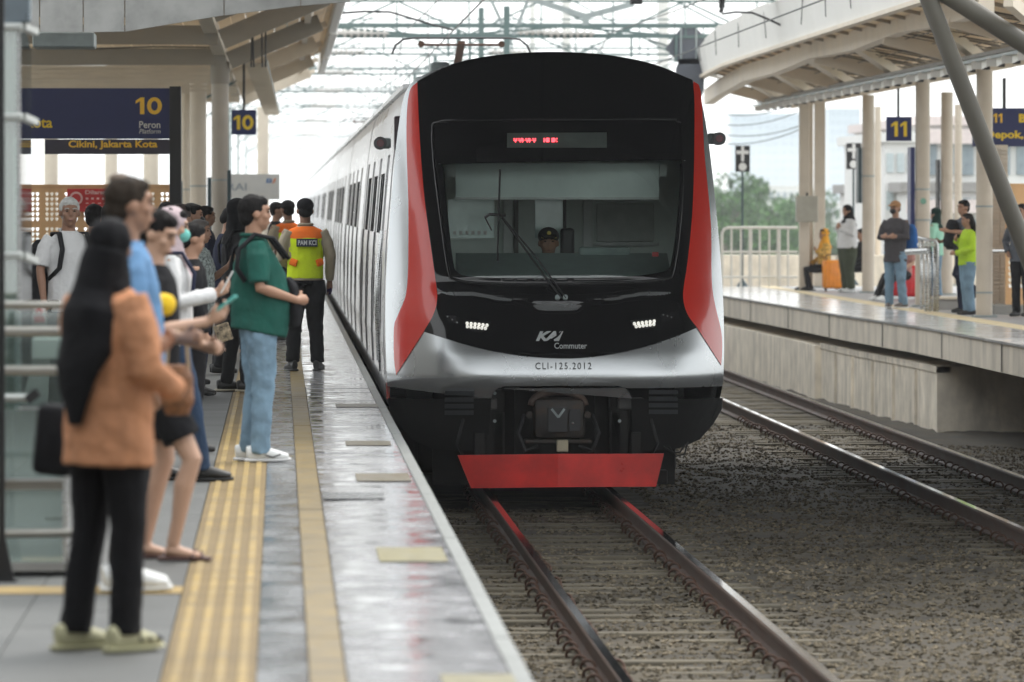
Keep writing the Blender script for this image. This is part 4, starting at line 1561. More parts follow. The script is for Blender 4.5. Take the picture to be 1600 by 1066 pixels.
# ------------------------------------------------------------------ catenary gantries, wires, far masts
M_cat = mat('catenary_green_grey', (.12, .175, .17), .6, .3, var=.1)
M_wire = mat('overhead_wire', (.06, .07, .07), .5, .5)
glab = ['double beam overhead line gantry just beyond the concourse edge', 'second overhead line gantry beyond the concourse', 'third overhead line gantry down the line', 'fourth overhead line gantry down the line', 'fifth overhead line gantry down the line', 'sixth faint overhead line gantry down the line', 'seventh faint overhead line gantry down the line', 'eighth faint overhead line gantry down the line', 'last faint overhead line gantry at the vanishing tracks']
for i, Y in enumerate((126, 142, 160, 184, 212, 245, 285, 340, 420)):
    zb = 4.98 if Y == 126 else 5.45
    hgt = .2 if Y == 126 else .75
    xl, xr = -1.6 - (i > 0) * .6, 13
    g = thing('catenary_gantry', glab[i], 'gantry', (0, Y, 0), 0, 'overhead line gantries spanning the tracks')
    MB().bar((xl, 0, zb), (xr, 0, zb), .055, .055).build('bottom_chord', M_cat, g)
    MB().bar((xl, 0, zb + hgt), (xr, 0, zb + hgt), .055, .055).build('top_chord', M_cat, g)
    x = xl
    k = 0
    while x < xr - .5:
        step = 1.6 if i else 2.4
        MB().bar((x, 0, zb + (k % 2) * hgt), (x + step, 0, zb + ((k + 1) % 2) * hgt), .042, .042).build('brace', M_cat, g)
        MB().bar((x, 0, zb), (x, 0, zb + hgt), .035, .035).build('upright', M_cat, g)
        x += step
        k += 1
    # long sloping stays down to the side masts
    MB().bar((xl, 0, zb - 1.3), (xl + 2.6, 0, zb + hgt), .05, .05).build('knee_brace', M_cat, g)
    MB().bar((xl, 0, zb - .3), (xl + 5.5, 0, zb + 2.6), .045, .045).build('stay', M_cat, g)
    MB().bar((xr, 0, zb - .3), (xr - 5.5, 0, zb + 2.6), .045, .045).build('stay', M_cat, g)
    MB().bar((xl, 0, zb + 2.4), (xr, 0, zb + 2.4), .05, .05).build('upper_tie', M_cat, g)
    for x in ((xl, 4.47) if i else (4.47,)):
        MB().bar((x, 0, -1), (x, 0, zb + .6), .12, .12).build('mast', M_cat, g)
    for cx in (2.44, 6.5):
        # registration arm and insulator above each track
        MB().bar((cx + 1.3, -.1, zb), (cx + 1.3, -.1, zb - .5), .05, .05).build('drop_bracket', M_cat, g)
        arm = [(cx + 1.3, -.1, zb - .45), (cx + .7, -.1, zb - .48), (cx + .1, -.1, zb - .85 if i else zb - .75)]
        MB().tube(arm, .02, 6).build('registration_arm', M_steel, g)
        ins = MB()
        ins.tube([(cx - .3, -.12, zb + .06), (cx - 1.3, -.12, zb + .06)], .025, 8)
        for q in range(7):
            ins.tube([(cx - .35 - q * .13, -.12, zb + .06), (cx - .4 - q * .13, -.12, zb + .06)], .085, 12)
        ins.build('insulator', mat('porcelain', (.55, .53, .5), .3), g)
for cx, nm in ((2.44, 'above the arriving train'), (6.5, 'above the empty second track')):
    wv = thing('overhead_wire', 'sagging contact and messenger wires strung ' + nm, 'wire', (cx, 110, 4.1))
    MB().bar((0, -150, 0), (0, 500, 0), .016, .016).build('contact_wire', M_wire, wv)
    sup = [-150, 16, 40, 68, 98, 130, 170, 220, 280, 360]
    for a, b in zip(sup[:-1], sup[1:]):
        pts = []
        for q in range(9):
            t = q / 8
            pts.append((0, a + (b - a) * t, .95 - .45 * 4 * t * (1 - t)))
        MB().tube(pts, .011, 5).build('messenger_wire', M_wire, wv)
        if b > 0:
            for q in range(1, 8, 2):
                t = q / 8
                MB().bar((0, a + (b - a) * t, 0), (0, a + (b - a) * t, .95 - .45 * 4 * t * (1 - t)), .01, .01).build('dropper', M_wire, wv)
# feeder wires at the side
fw = thing('feeder_wire', 'thin slack feeder wires beyond the end of platform 11', 'wire', (9, 135, 5))
for px0, py0, px1, py1 in ((1100, 172, 1235, 165), (1100, 190, 1245, 176), (1100, 205, 1252, 196), (1105, 222, 1255, 200)):
    pts = []
    for q in range(9):
        t = q / 8
        p = P(px0 + (px1 - px0) * t, py0 + (py1 - py0) * t + 12 * 4 * t * (1 - t), 150)
        pts.append(p)
    put(MB().tube(pts, .012, 5).build('slack_wire', M_wire), fw)
# insulator drops just under the concourse edge
for (px, lb, arm) in ((529, 'black insulator drop with a curved arm at the concourse edge, above the left platform edge', [(529, 21), (570, 18), (610, 19), (640, 28), (680, 40), (708, 47)]), (1128, 'black insulator drop with a curved arm at the concourse edge, beside the white fascia', [(1128, 22), (1150, 19), (1175, 20), (1200, 30), (1240, 49)])):
    q = P(px, 0, 104)
    d = thing('insulator_drop', lb, 'insulator', (q.x, 104, 5.02), 0, 'insulator drops under the concourse edge')
    MB().tube([(0, 0, 0), (0, 0, -.16)], .05, 10).build('insulator', M_black, d)
    MB().tube([(0, 0, -.16), (-.02, 0, -.24)], .035, 8).build('insulator_tip', M_black, d)
    pts = [P(x, y, 104) - Vector((q.x, 104, 5.02)) for x, y in arm]
    MB().tube(pts, .018, 6).build('curved_arm', M_dark, d, smooth=True)
q = P(994, 0, 104)
d = thing('insulator_drop', 'small black junction block hanging from the concourse edge above the train roof', 'junction block', (q.x, 104, 5.02))
MB().box(-.1, .1, -.1, .1, -.1, .0, .02).build('block', M_black, d)
# pale masts of the far concourse
for (px, wd, Y, lb) in ((885, 14, 250, 'pale far round mast rising above the middle of the train roof'), (832, 9, 270, 'slim pale far mast above the train roof, left of the others'), (1036, 18, 230, 'broad pale far mast above the right shoulder of the train')):
    p = P(px, 325, Y)
    m_ = thing('far_mast', lb, 'mast', (p.x, Y, -1), 0, 'pale masts far beyond the train')
    MB().tube([(0, 0, 0), (0, 0, 13)], wd * Y / F / 2, 16).build('shaft', M_white, m_, smooth=True, angle=40)
    MB().box(-.5, .5, -.3, .3, 6.3, 6.5).build('bracket', M_white, m_)
# V frame of grey steel between the gantries
vf = thing('roof_frame', 'pale grey v shaped steel frame hanging over the tracks above the train', 'frame', P(915, 28, 140))
for a, b, w_ in (((826, -3), (915, 26), .13), ((915, 26), (990, 6), .13), ((915, 22), (915, 46), .14), ((765, -5), (800, 70), .07), ((826, -3), (800, 62), .08)):
    put(MB().bar(P(*a, 140), P(*b, 140), w_, w_).build('frame_member', M_steel), vf)

# grey signal backboards
sb = thing('railway_signal', 'dark grey signal backboards stacked on a post behind the train shoulder', 'signal', P(1078, 325, 126))
M_sig = mat('signal_grey', (.09, .1, .12), .5, var=.1, scale=3)
for poly in ([(1064, 43), (1088, 43), (1112, 70), (1098, 93), (1090, 100), (1062, 100), (1040, 76)], [(1062, 92), (1092, 92), (1101, 108), (1100, 140), (1097, 150), (1070, 150), (1056, 120), (1056, 108)]):
    pts = [(P(*q, 126).x, P(*q, 126).z) for q in poly]
    put(MB().prism(pts, 126, 126.08).build('backboard', M_sig), sb)
for px in (1064, 1088):
    put(MB().bar(P(px, 44, 125.9), P(px, 92, 125.9), .03, .03).build('board_rib', M_steel), sb)
put(MB().bar(P(1078, 80, 126.3), P(1078, 430, 126.3), .14, .14).build('post', M_sig), sb)
put(MB().bar(P(1012, 62, 126.3), P(1096, 90, 126.2), .05, .05).build('arm', M_steel), sb)

# stop boards with the white cross
for (px, Y, zb, lb) in ((1160, 131, 0, 'black board with a white cross and disc on a pole, before hazy trees'), (1333.5, 133, 0, 'black white cross board on a pole between cream columns of platform 11')):
    p = P(px, 325, Y)
    s = thing('stop_board', lb, 'sign', (p.x, Y, 0), 0, 'white cross boards on poles')
    k = Y / F
    zc = 1.61 + (325 - (248 if px < 1200 else 244)) * k
    MB().tube([(0, 0, 0), (0, 0, zc)], .022, 10).build('pole', mat('dark_teal', (.015, .04, .05), .4), s)
    MB().tube([(0, 0, 0), (0, 0, .14)], [.13, .03], 10).build('foot', mat('dark_teal', (.015, .04, .05), .4), s)
    W, H = 11.5 * k, 20.5 * k
    MB().box(-W, W, -.06, -.03, zc - H, zc + H, .01).build('board', M_black, s)
    MB().box(-.03, .03, -.068, -.061, zc - .2 * H, zc + .95 * H).build('cross_upright', M_wt, s)
    MB().box(-.85 * W, .85 * W, -.074, -.069, zc + .35 * H, zc + .62 * H).build('cross_arm', M_wt, s)
    MB().disc((0, -.061, zc - .62 * H), 6.2 * k, (0, -1, 0), 20, .01).build('white_disc', M_wt, s)

# ------------------------------------------------------------------ signs
def board(name, label, cat, x0, x1, y0, y1, Y, m, th=.12, group=None):
    a, b = P(x0, y1, Y), P(x1, y0, Y)
    root = thing(name, label, cat, ((a.x + b.x) / 2, Y, a.z), 0, group)
    MB().box(a.x - root.location.x, b.x - root.location.x, 0, th, 0, b.z - a.z, .004).build('panel', m, root)
    return root


def sign_text(root, s, x0, x1, y0, y1, Y, m, bold=0.0, off=.006, shear=0.0, name='lettering'):
    a, b = P(x0, y1, Y), P(x1, y0, Y)
    c_ = ((a.x + b.x) / 2, Y - off, (a.z + b.z) / 2)
    o = text_on(name, s, 1, c_, m, root, fitw=b.x - a.x, fith=b.z - a.z, bold=bold, shear=shear)
    o.location = -Vector(root.location)
    return o


s = board('platform_sign', 'blue overhead sign reading 10 Peron Platform above the crowd', 'sign', -60, 265, 138, 217, 78, M_navy)
sign_text(s, '10', 212, 253, 152, 179, 78, M_orange_t, .03)
sign_text(s, 'Peron', 217.5, 250.5, 189.5, 200.5, 78, M_wt, .012)
sign_text(s, 'Platform', 217.5, 251, 201.5, 209, 78, M_wt, 0, shear=.25)
sign_text(s, 'Kota', 38, 82, 183, 200, 78, M_yel, .02)
a, b = P(70, 241, 78), P(265, 217.5, 78)
o = MB().box(a.x, b.x, 78.0, 78.1, a.z, b.z - .003).build('destination_strip', mat('strip_dark', (.035, .028, .05), .4), s)
o.location = -Vector(s.location)
sign_text(s, 'Cikini, Jakarta Kota', 107, 246, 219.5, 234, 78, M_orange_t, .03)
a, b = P(265, 420, 78), P(283, 135, 78)
o = MB().box(a.x, b.x, 77.98, 78.2, 0, b.z, .01).build('sign_post', M_black, s)
o.location = -Vector(s.location)
s = board('number_sign', 'blue hanging square sign with yellow 10 above platform ten', 'sign', 362, 400.5, 171.5, 210.5, 112, M_navy, .08)
sign_text(s, '10', 365, 396, 180, 203, 112, M_yel, .06)
o = MB().bar(P(381, 172, 112.04), P(381, 95, 112.04), .045, .045).build('hanger_pole', M_dark, s)
o.location = -Vector(s.location)
s = board('number_sign', 'blue hanging square sign with yellow 11 above platform eleven', 'sign', 1385, 1424.5, 182.5, 220.5, 104, M_navy, .08)
sign_text(s, '11', 1392.5, 1417, 190, 213.5, 104, M_yel, .06)
o = MB().bar(P(1403.5, 183, 104.04), P(1403.5, 138, 104.04), .04, .04).build('hanger_pole', M_dark, s)
o.location = -Vector(s.location)
s = board('platform_sign', 'blue overhead sign reading 11 and pok, half hidden by the slanting strut', 'sign', 1520, 1680, 169, 229, 98, M_navy)
sign_text(s, '11', 1552, 1566, 177.5, 192, 98, M_orange_t, .04)
sign_text(s, 'B', 1592, 1603, 178, 191.5, 98, M_yel, .05)
sign_text(s, 'Depok,', 1540, 1599, 204, 220, 98, M_yel, .03)
o = MB().bar(P(1569, 170, 98.04), P(1569, 122, 98.04), .05, .05).build('hanger_pole', M_dark, s)
o.location = -Vector(s.location)
s = board('station_banner', 'white banner ending in RAI with a small railway logo above the far crowd', 'banner', 338, 437, 272, 312, 128, M_wt, .05)
sign_text(s, 'RAI', 356, 385, 286.5, 297.5, 128, mat('letter_grey', (.25, .3, .36), .5), 0)
sign_text(s, 'KA', 415.5, 425, 279, 286.5, 128, mat('logo_blue', (.08, .2, .45), .5), .06, shear=.3, name='logo')
sign_text(s, 'I', 425.5, 431.5, 279, 286.5, 128, mat('logo_orange', (.75, .25, .1), .5), .06, shear=.3, name='logo')

# ------------------------------------------------------------------ perforated timber screens
M_wood = mat('perforated_ply', (.75, .46, .23), .6, var=.12, scale=3, stretch=(1, 1, .3))


def perf(name, label, x0, x1, y0, y1, Y, nc, nr, blocks, root=None):
    """panel with real round-ish holes"""
    a, b = P(x0, y1, Y), P(x1, y0, Y)
    mb = MB()
    dx, dz = (b.x - a.x) / nc, (b.z - a.z) / nr
    for i in range(nc):
        for j in range(nr):
            X, Z = a.x + i * dx, a.z + j * dz
            if blocks(i, nr - 1 - j):
                sq = [(X, Z), (X + dx, Z), (X + dx, Z + dz), (X, Z + dz)]
                r = .36
                cxx, czz = X + dx / 2, Z + dz / 2
                hex_ = [(cxx - r * dx, czz + .3 * r * dz), (cxx - .1 * dx, czz - r * dz), (cxx + .1 * dx, czz - r * dz), (cxx + r * dx, czz + .3 * r * dz), (cxx + r * dx * .8, czz + r * dz), (cxx - r * dx * .8, czz + r * dz)]
                v = [(q[0], Y, q[1]) for q in sq] + [(q[0], Y, q[1]) for q in hex_] + [(q[0], Y + .02, q[1]) for q in hex_]
                mb.add(v, [(0, 1, 6, 5), (0, 5, 4), (0, 4, 9, 3), (1, 2, 7, 6) if False else (1, 7, 6), (1, 2, 7), (2, 8, 7), (2, 3, 9, 8), (4, 5, 11, 10), (5, 6, 12, 11), (6, 7, 13, 12), (7, 8, 14, 13), (8, 9, 15, 14), (9, 4, 10, 15)])
            else:
                mb.add([(X, Y, Z), (X + dx, Y, Z), (X + dx, Y, Z + dz), (X, Y, Z + dz)], [(0, 1, 2, 3)])
    mb.box(a.x - .03, a.x, Y - .01, Y + .05, 0, b.z + .03)
    mb.box(b.x, b.x + .03, Y - .01, Y + .05, 0, b.z + .03)
    mb.box(a.x, b.x, Y - .01, Y + .05, b.z, b.z + .03)
    o = mb.build(name, M_wood, fix=False)
    return tag(o, label, 'screen')


def blk(i, j):
    if j % 7 == 0 and j < 21:
        return i % 2 == 0 and False
    return (i % 8 not in (3, 7)) if j > 0 else False


ps = perf('perforated_screen', 'light wooden perforated screen with many small holes behind the old man', 40, 265, 292, 480, 82, 30, 24, blk)
po = board('warning_poster', 'red notice with white lettering fixed to the wooden screen', 'poster', 105, 178, 295, 331, 81.9, M_red, .02)
sign_text(po, 'Dilarang', 133, 173, 297.5, 305.5, 81.9, mat('poster_pink', (.8, .5, .48), .5), .03)
for k, (a_, b_) in enumerate(((308, 313.5), (316, 320), (322.5, 326))):
    sign_text(po, ['merokok', 'di area', 'peron'][k] if False else ['- - - - -', '- - - -', '- - -'][k], 134, 172 - 5 * k, a_ + 1, b_ - 1.5, 81.9, mat('poster_pink', (.8, .5, .48), .5), .02)
q = P(119, 310, 81.88)
o = MB().disc((0, 0, 0), .085, (0, -1, 0), 20, .004).build('round_symbol', mat('poster_pink', (.8, .5, .48), .5), po)
o.location = q - Vector(po.location)
o = MB().disc((0, -.004, 0), .06, (0, -1, 0), 20, .004).build('symbol_centre', M_red, po)
o.location = q - Vector(po.location)
perf('perforated_screen', 'wooden perforated kiosk side at the end of platform 11 behind a person in grey', 1574, 1700, 290, 487, 97, 14, 22, lambda i, j: 2 < j < 18 and i % 4 != 3)
# tiled pillar beside it
tp = thing('tiled_kiosk_wall', 'pale narrow tiled wall between the stained column and the wooden kiosk', 'wall', P(1562, 487, 97.6))
a, b = P(1549, 487, 97.6), P(1575, 240, 97.6)
M_pt = mat('pale_tile', (.58, .52, .44), .35, var=.05, rnd=.05)
tme = MB().box(0, (b.x - a.x) / 2 - .006, -.012, .02, 0, .053, .004).mesh('tile', M_pt)
for j in range(42):
    for i in range(2):
        inst('tile', tme, tp, (a.x - tp.location.x + i * (b.x - a.x) / 2 + .003, 0, .06 * j))
MB().box(a.x - tp.location.x, b.x - tp.location.x, .021, 1.5, 0, 2.55).build('core', M_cream, tp)
kb = tag(MB().box(P(1553, 470, 96.5).x, P(1700, 470, 96.5).x, 96.5, 99, 0, .14, .01).build('kiosk_plinth', M_conc), 'low grey plinth under the wooden kiosk', 'plinth')
rl = tag(MB().box(P(1556, 326, 96.4).x, P(1567, 326, 96.4).x, 96.3, 96.4, P(1560, 272, 96.4).z, P(1560, 262, 96.4).z, .01).build('red_lamp', M_red), 'small red lamp box on the stained column side', 'lamp box')

# ------------------------------------------------------------------ glass lift enclosure, left
M_gg = glass('green_glass', (.5, .62, .56), .18, .04, .35, (.2, .3, .25))
M_gclear = glass('balustrade_glass', (.8, .9, .88), .1, .03, .38, (.4, .47, .45))
M_dirtyglass = glass('mirror_glass', (.6, .68, .7), .75, .03)
lf = thing('lift_enclosure', 'green glass and steel lift shaft corner at the platform beside the woman in orange', 'lift shaft', (-1.3, 29.5, 0))
YL = 29.5


def lrect(name, x0, x1, y0, y1, Y, m, th, bev=.0):
    a, b = P(x0, y1, Y), P(x1, y0, Y)
    o = MB().box(a.x, b.x, Y, Y + th, a.z, b.z, bev).build(name, m)
    return put(o, lf)


lrect('glass_panel', -60, 27, 45, 640, YL, M_gg, .012)
lrect('inner_column', 6, 18, 0, 640, YL + .5, mat('shaft_grey', (.1, .14, .12), .5), .3)
lrect('corner_post', 27, 31, 0, 640, YL - .01, M_chrome, .06)
a, b = P(31, 640, YL), P(50, 10, YL)
bx2 = a.x - .269
put(MB().add([(a.x, YL, a.z), (bx2, YL + 8.4, a.z), (bx2, YL + 8.4, b.z), (a.x, YL, b.z), (a.x - .02, YL + .02, a.z), (bx2 - .02, YL + 8.42, a.z), (bx2 - .02, YL + 8.42, b.z), (a.x - .02, YL + .02, b.z)],
             [(0, 1, 2, 3), (7, 6, 5, 4), (0, 4, 5, 1), (3, 2, 6, 7), (1, 5, 6, 2), (0, 3, 7, 4)]).build('side_glass', M_dirtyglass), lf)
for yc in (43, 184, 401):
    lrect('steel_band', -60, 35, yc - 7, yc + 5, YL - .05, mat('band_silver', (.5, .52, .5), .35, .7), .05, .008)
    A, B = P(34, yc - 2, YL), P(54, yc + 7, YL + .6)
    put(MB().bar(A, B, .04, .03).build('steel_band', mat('band_silver', (.5, .52, .5), .35, .7)), lf)
lrect('top_box', 4, 48, -40, 36, YL - .03, mat('bluish_steel', (.2, .24, .27), .3, .7), .1, .01)
# balustrade of tubes in front
bl = thing('glass_balustrade', 'steel tube balustrade with pale green glass panes behind the woman in orange', 'balustrade', (-1.2, 28.2, 0))
YQ = 28.0
M_bar = mat('satin_tube', (.34, .33, .3), .35, .6)


def brect(name, x0, x1, y0, y1, Y, m, th, bev=.0):
    a, b = P(x0, y1, Y), P(x1, y0, Y)
    o = MB().box(a.x, b.x, Y, Y + th, a.z, b.z, bev).build(name, m)
    return put(o, bl)


for (y0, y1, x1) in ((471, 483, 112), (511, 526, 118), (572, 587, 110)):
    brect('rail', -60, x1, y0, y1, YQ, M_bar, .04, .012)
put(MB().tube([P(-60, 835, YQ), P(112, 833, YQ), P(124, 832, YQ)], [.02, .02, .026], 12).build('foot_tube', M_bar, smooth=True), bl)
put(MB().ball(P(126, 831, YQ), .028, 12).build('tube_cap', M_chrome, smooth=True), bl)
put(MB().tube([P(0, 622, YQ), P(42, 622, YQ)], .018, 10).build('handle', mat('band_silver', (.5, .52, .5), .35, .7)), bl)
put(MB().bar(P(42, 626, YQ), P(60, 612, YQ), .05, .04).build('hinge', M_dark), bl)
brect('pane', -60, 102, 640, 880, YQ + .08, M_gclear, .01)
brect('pane', 10, 96, 487, 636, YQ + .12, glass('pane_upper', (.7, .8, .78), .12, .03, .2, (.3, .36, .34)), .01)
brect('sill', -60, 102, 748, 766, YQ + .05, M_bar, .03)
brect('sill', -60, 70, 706, 716, YQ + .35, M_steel, .03)
brect('sill', -60, 100, 748, 752, YQ + .02, M_chrome, .03)
brect('post', 98, 105, 740, 884, YQ + .03, M_chrome, .03)
brect('stub', 70, 106, 808, 814, YQ + .4, M_bar, .03)
brect('inner_post', 24, 30, 487, 640, YQ + .5, M_steel, .03)
brect('inner_plinth', 50, 96, 530, 560, YQ + .8, M_white, .4)
brect('kerb', -80, 128, 880, 893, YQ, M_conc, .5)
q = P(3, 890, 27.6)
pt = thing('black_post', 'black steel post with a bolted foot in front of the glass balustrade', 'post', (q.x, 27.6, 0))
MB().box(-.013, .014, -.02, .02, 0, 4.0).build('shaft', M_black, pt)
MB().add([(-.03, -.03, 0), (.055, -.03, 0), (.055, .03, 0), (-.03, .03, 0), (-.013, -.02, .2), (.014, -.02, .2), (.014, .02, .2), (-.013, .02, .2)], [(0, 1, 5, 4), (1, 2, 6, 5), (2, 3, 7, 6), (3, 0, 4, 7), (4, 5, 6, 7)]).build('foot', M_black, pt)
MB().box(-.04, .065, -.04, .04, 0, .01).build('foot_plate', M_dark, pt)
# small no-smoking notice seen through the glass
po = board('floor_notice', 'small white and red prohibition notice low behind the glass balustrade', 'notice', 52, 71, 483, 505, 33, M_wt, .02)
a, b = P(53, 504, 32.99), P(70, 494, 32.99)
o = MB().box(a.x, b.x, 32.985, 32.995, a.z, b.z).build('red_field', M_red, po)
o.location = -Vector(po.location)
q = P(61, 488, 32.98)
pts = [(q.x + .014 * math.cos(t), 32.985, q.z + .014 * math.sin(t)) for t in np.linspace(0, 6.28, 17)]
o = MB().tube(pts, .003, 6).build('ring_symbol', M_red, po)
o.location = -Vector(po.location)

# ------------------------------------------------------------------ platform 11 railings and barrier
M_fence = mat('fence_cream', (.6, .58, .53), .5, var=.05)
fn = thing('end_railing', 'cream tubular railing with rounded corner closing the far end of platform 11', 'railing', P(1190, 445, 130))
A, B = P(1128, 450, 130), P(1246, 450, 130)
zt = P(1190, 356, 130).z
zm = P(1190, 394, 130).z
zl = P(1190, 433, 130).z
pts = [(A.x, 130, 0), (A.x, 130, zt - .12), (A.x + .04, 130, zt - .03), (A.x + .13, 130, zt), (B.x, 130, zt)]
put(MB().tube(pts, .03, 10).build('frame', M_fence, smooth=True), fn)
for z in (zm, zl):
    put(MB().tube([(A.x, 130, z), (B.x, 130, z)], .024, 8).build('rail', M_fence), fn)
n = 8
for k in range(1, n):
    x = A.x + (B.x - A.x) * k / n
    put(MB().tube([(x, 130, 0), (x, 130, zt)], .022 if k % 3 else .04, 8).build('baluster', M_fence), fn)
put(MB().tube([(A.x - .1, 130.1, zt), (A.x - .1, 160, zt)], .03, 8).build('side_rail', M_fence), fn)
struct('ramp_wall', MB().box(8.3, 20, 134, 135, -1.5, P(1190, 399, 134).z), M_wallc)
# steel barrier beside the column
br = thing('steel_barrier', 'brushed steel queue barrier of upright tubes in front of the stickered column', 'barrier', P(1450, 490, 97))
for k, px in enumerate((1440, 1447, 1453, 1460)):
    put(MB().tube([P(px, 487 if k else 484, 97 + k * .1), P(px, 374 + k * .5, 97 + k * .1)], .024, 10).build('tube', M_chrome, smooth=True), br)
put(MB().tube([P(1434, 372, 97), P(1462, 376, 97), P(1465, 382, 97), P(1465, 487, 97)], .026, 10).build('frame', M_chrome, smooth=True), br)
put(MB().box(P(1436, 372, 97).x, P(1463, 372, 97).x, 97, 97.3, P(1436, 385, 97).z, P(1436, 380, 97).z).build('plate', M_chrome), br)
put(MB().tube([P(1416, 394, 97), P(1450, 392, 96.8)], .05, 10).build('armrest', M_chrome, smooth=True, angle=40), br)
put(MB().tube([P(1543, 392, 96.8), P(1588, 392, 97)], .035, 10).build('armrest', M_chrome, smooth=True, angle=40), br)
bn = thing('bench', 'long low stone bench behind the column of platform 11', 'bench', P(1482, 480, 101))
a, b = P(1462, 478, 101), P(1500, 470, 101)
put(MB().box(a.x, b.x, 101, 101.6, 0.0, .16, .01).build('base', M_conc), bn)
put(MB().box(a.x - .02, b.x + .02, 100.95, 101.65, .16, .2, .01).build('top', M_cream), bn)

# ------------------------------------------------------------------ town beyond
def building(label, px0, px1, py_top, Y, depth, m, nw=6, nf=4, roof=None, wm=None, ybase=-8, band=None):
    a, b = P(px0, 325, Y), P(px1, py_top, Y)
    root = thing('building', label, 'building', ((a.x + b.x) / 2, Y, ybase))
    W, H = (b.x - a.x) / 2, b.z - ybase
    MB().box(-W, W, 0, depth, 0, H).build('wall', m, root)
    MB().box(-W - .2, W + .2, -.2, depth + .2, H, H + max(.25, .012 * (b.x - a.x))).build('roof', roof or m, root)
    wme = MB().box(-.32 * 2 * W / nw, .32 * 2 * W / nw, -.08, -.005, 0, .5 * 1).mesh('window', wm or M_wdark)
    vis = min(H - .5, (py_top and (400 - py_top) * Y / F))
    st = vis / nf
    for j in range(nf):
        for i in range(nw):
            o = inst('window', wme, root, (-W + (i + .5) * 2 * W / nw, 0, H - st * (j + .8)))
            o.scale = (1, 1, st * 1.0)
    if band:
        MB().box(-W - .05, W + .05, -.3, -.1, H - band[0], H - band[1]).build('band', M_red if band[2] is None else band[2], root)
    return root


M_bb = mat('haze_blue_tower', (.5, .58, .66), .6, var=.05, scale=.2)  # distance haze is put into the tower wall and window colours
M_bw = mat('white_render', (.72, .72, .7), .7, var=.05, scale=.5)
M_win = mat('far_window', (.25, .3, .33), .3)
building('tall pale blue tower block fading in haze beyond the railing', 1143, 1256, 178, 2300, 20, M_bb, 9, 14, wm=mat('haze_blue_window', (.42, .5, .58), .4))
building('pale tower block rising in haze between cream columns', 1296, 1345, 170, 2200, 20, M_bb, 5, 14, wm=mat('haze_blue_window', (.42, .5, .58), .4))
building('long white low building above the trees', 1170, 1262, 292, 1000, 15, M_bw, 9, 4, wm=M_win)
building('small white roofed house among the trees', 1176, 1212, 334, 700, 10, M_bw, 3, 2, wm=M_win)
building('second small white house near the square column', 1222, 1252, 350, 700, 10, M_bw, 3, 2, wm=M_win)
building('white block seen between the cream columns', 1290, 1350, 318, 900, 15, M_bw, 5, 3, wm=M_win)
M_pk = mat('hazed_salmon', (.66, .58, .56), .6, var=.08)  # salmon paled, with haze put into the colour
sb_ = building('station annex with grey pitched roof and salmon wall bands behind platform 11', 1418, 1560, 300, 165, 20, M_bw, 7, 3, roof=mat('annex_roof', (.28, .27, .26), .6), wm=M_win, ybase=-2, band=(.55, .2, M_pk))
building('upper salmon and white station storey behind platform 11', 1440, 1640, 196, 172, 20, M_bw, 7, 2, roof=M_pk, wm=M_win, ybase=0, band=(.5, .1, M_pk))
building('white glazed entrance block behind the number eleven sign', 1382, 1432, 222, 168, 12, M_bw, 3, 3, wm=mat('curtain_glass', (.45, .52, .53), .2), ybase=-2)
M_leaf = island_mat('leaf', (.03, .085, .02), (.1, .21, .06))
M_bark = mat('bark', (.1, .075, .055), .9, var=.3, bump=.5)


def tree(px, py_top, Y, wpx, label, seed, zb=-8, name='tree', n=2600):
    rg = random.Random(seed)
    p = P(px, py_top, Y)
    H = p.z - zb
    rr = wpx * Y / F / 2
    t = thing(name, label, 'tree', (p.x, Y, zb))
    mb = MB()
    mb.tube([(0, 0, 0), (.1, 0, H * .4), (0, .1, H * .7)], [.28, .2, .1], 8)
    limbs = []
    for k in range(7):
        a = k * .9 + rg.random()
        e = Vector((math.cos(a) * rr * .7, math.sin(a) * rr * .6, H * (.6 + .32 * rg.random())))
        mb.tube([(0, 0, H * (.35 + .05 * k)), e * .55 + Vector((0, 0, H * .25)), e], [.12, .07, .03], 6)
        limbs.append(e)
    mb.build('trunk', M_bark, t)
    cr_ = MB()
    clumps = [(e + Vector((rg.uniform(-.4, .4) * rr, rg.uniform(-.4, .4) * rr, rg.uniform(-.05, .1) * H)), rr * rg.uniform(.28, .5)) for e in limbs for _ in range(3)]
    clumps.append((Vector((0, 0, H - rr * .35)), rr * .45))
    for _ in range(n):
        c, r = rg.choice(clumps)
        d = Vector((rg.gauss(0, 1), rg.gauss(0, 1), rg.gauss(0, 1))).normalized() * r * rg.uniform(.55, 1.05)
        q = c + Vector((d.x, d.y, d.z * .8))
        s = rr * .06 * rg.uniform(.6, 1.4)
        u = Vector((rg.gauss(0, 1), rg.gauss(0, 1), rg.gauss(0, 1))).normalized()
        v = u.orthogonal().normalized()
        w_ = u.cross(v)
        cr_.add([q + v * s, q + w_ * s * .7, q - v * s, q - w_ * s * .7], [(0, 1, 2, 3)])
    cr_.build('crown', M_leaf, t, fix=False)
    return t


for i, (px, pt_, Y, wd, lb) in enumerate((
        (1128, 270, 480, 120, 'tall leafy tree peeping out right beside the train flank'),
        (1168, 300, 500, 120, 'broad green tree behind the stop board pole'),
        (1215, 318, 520, 130, 'spreading green tree behind the end railing'),
        (1140, 335, 420, 130, 'dense dark tree low behind the railing corner'),
        (1192, 345, 430, 120, 'dense bushy tree low behind the middle of the railing'),
        (1240, 352, 430, 110, 'bushy tree low beside the square column'),
        (1262, 300, 650, 90, 'hazy far tree behind the square columns'),
        (1310, 350, 560, 100, 'hazy tree seen between the white shirt woman and the columns'))):
    tree(px, pt_, Y, wd, lb, i)
# ------------------------------------------------------------------ people
TEX = {}


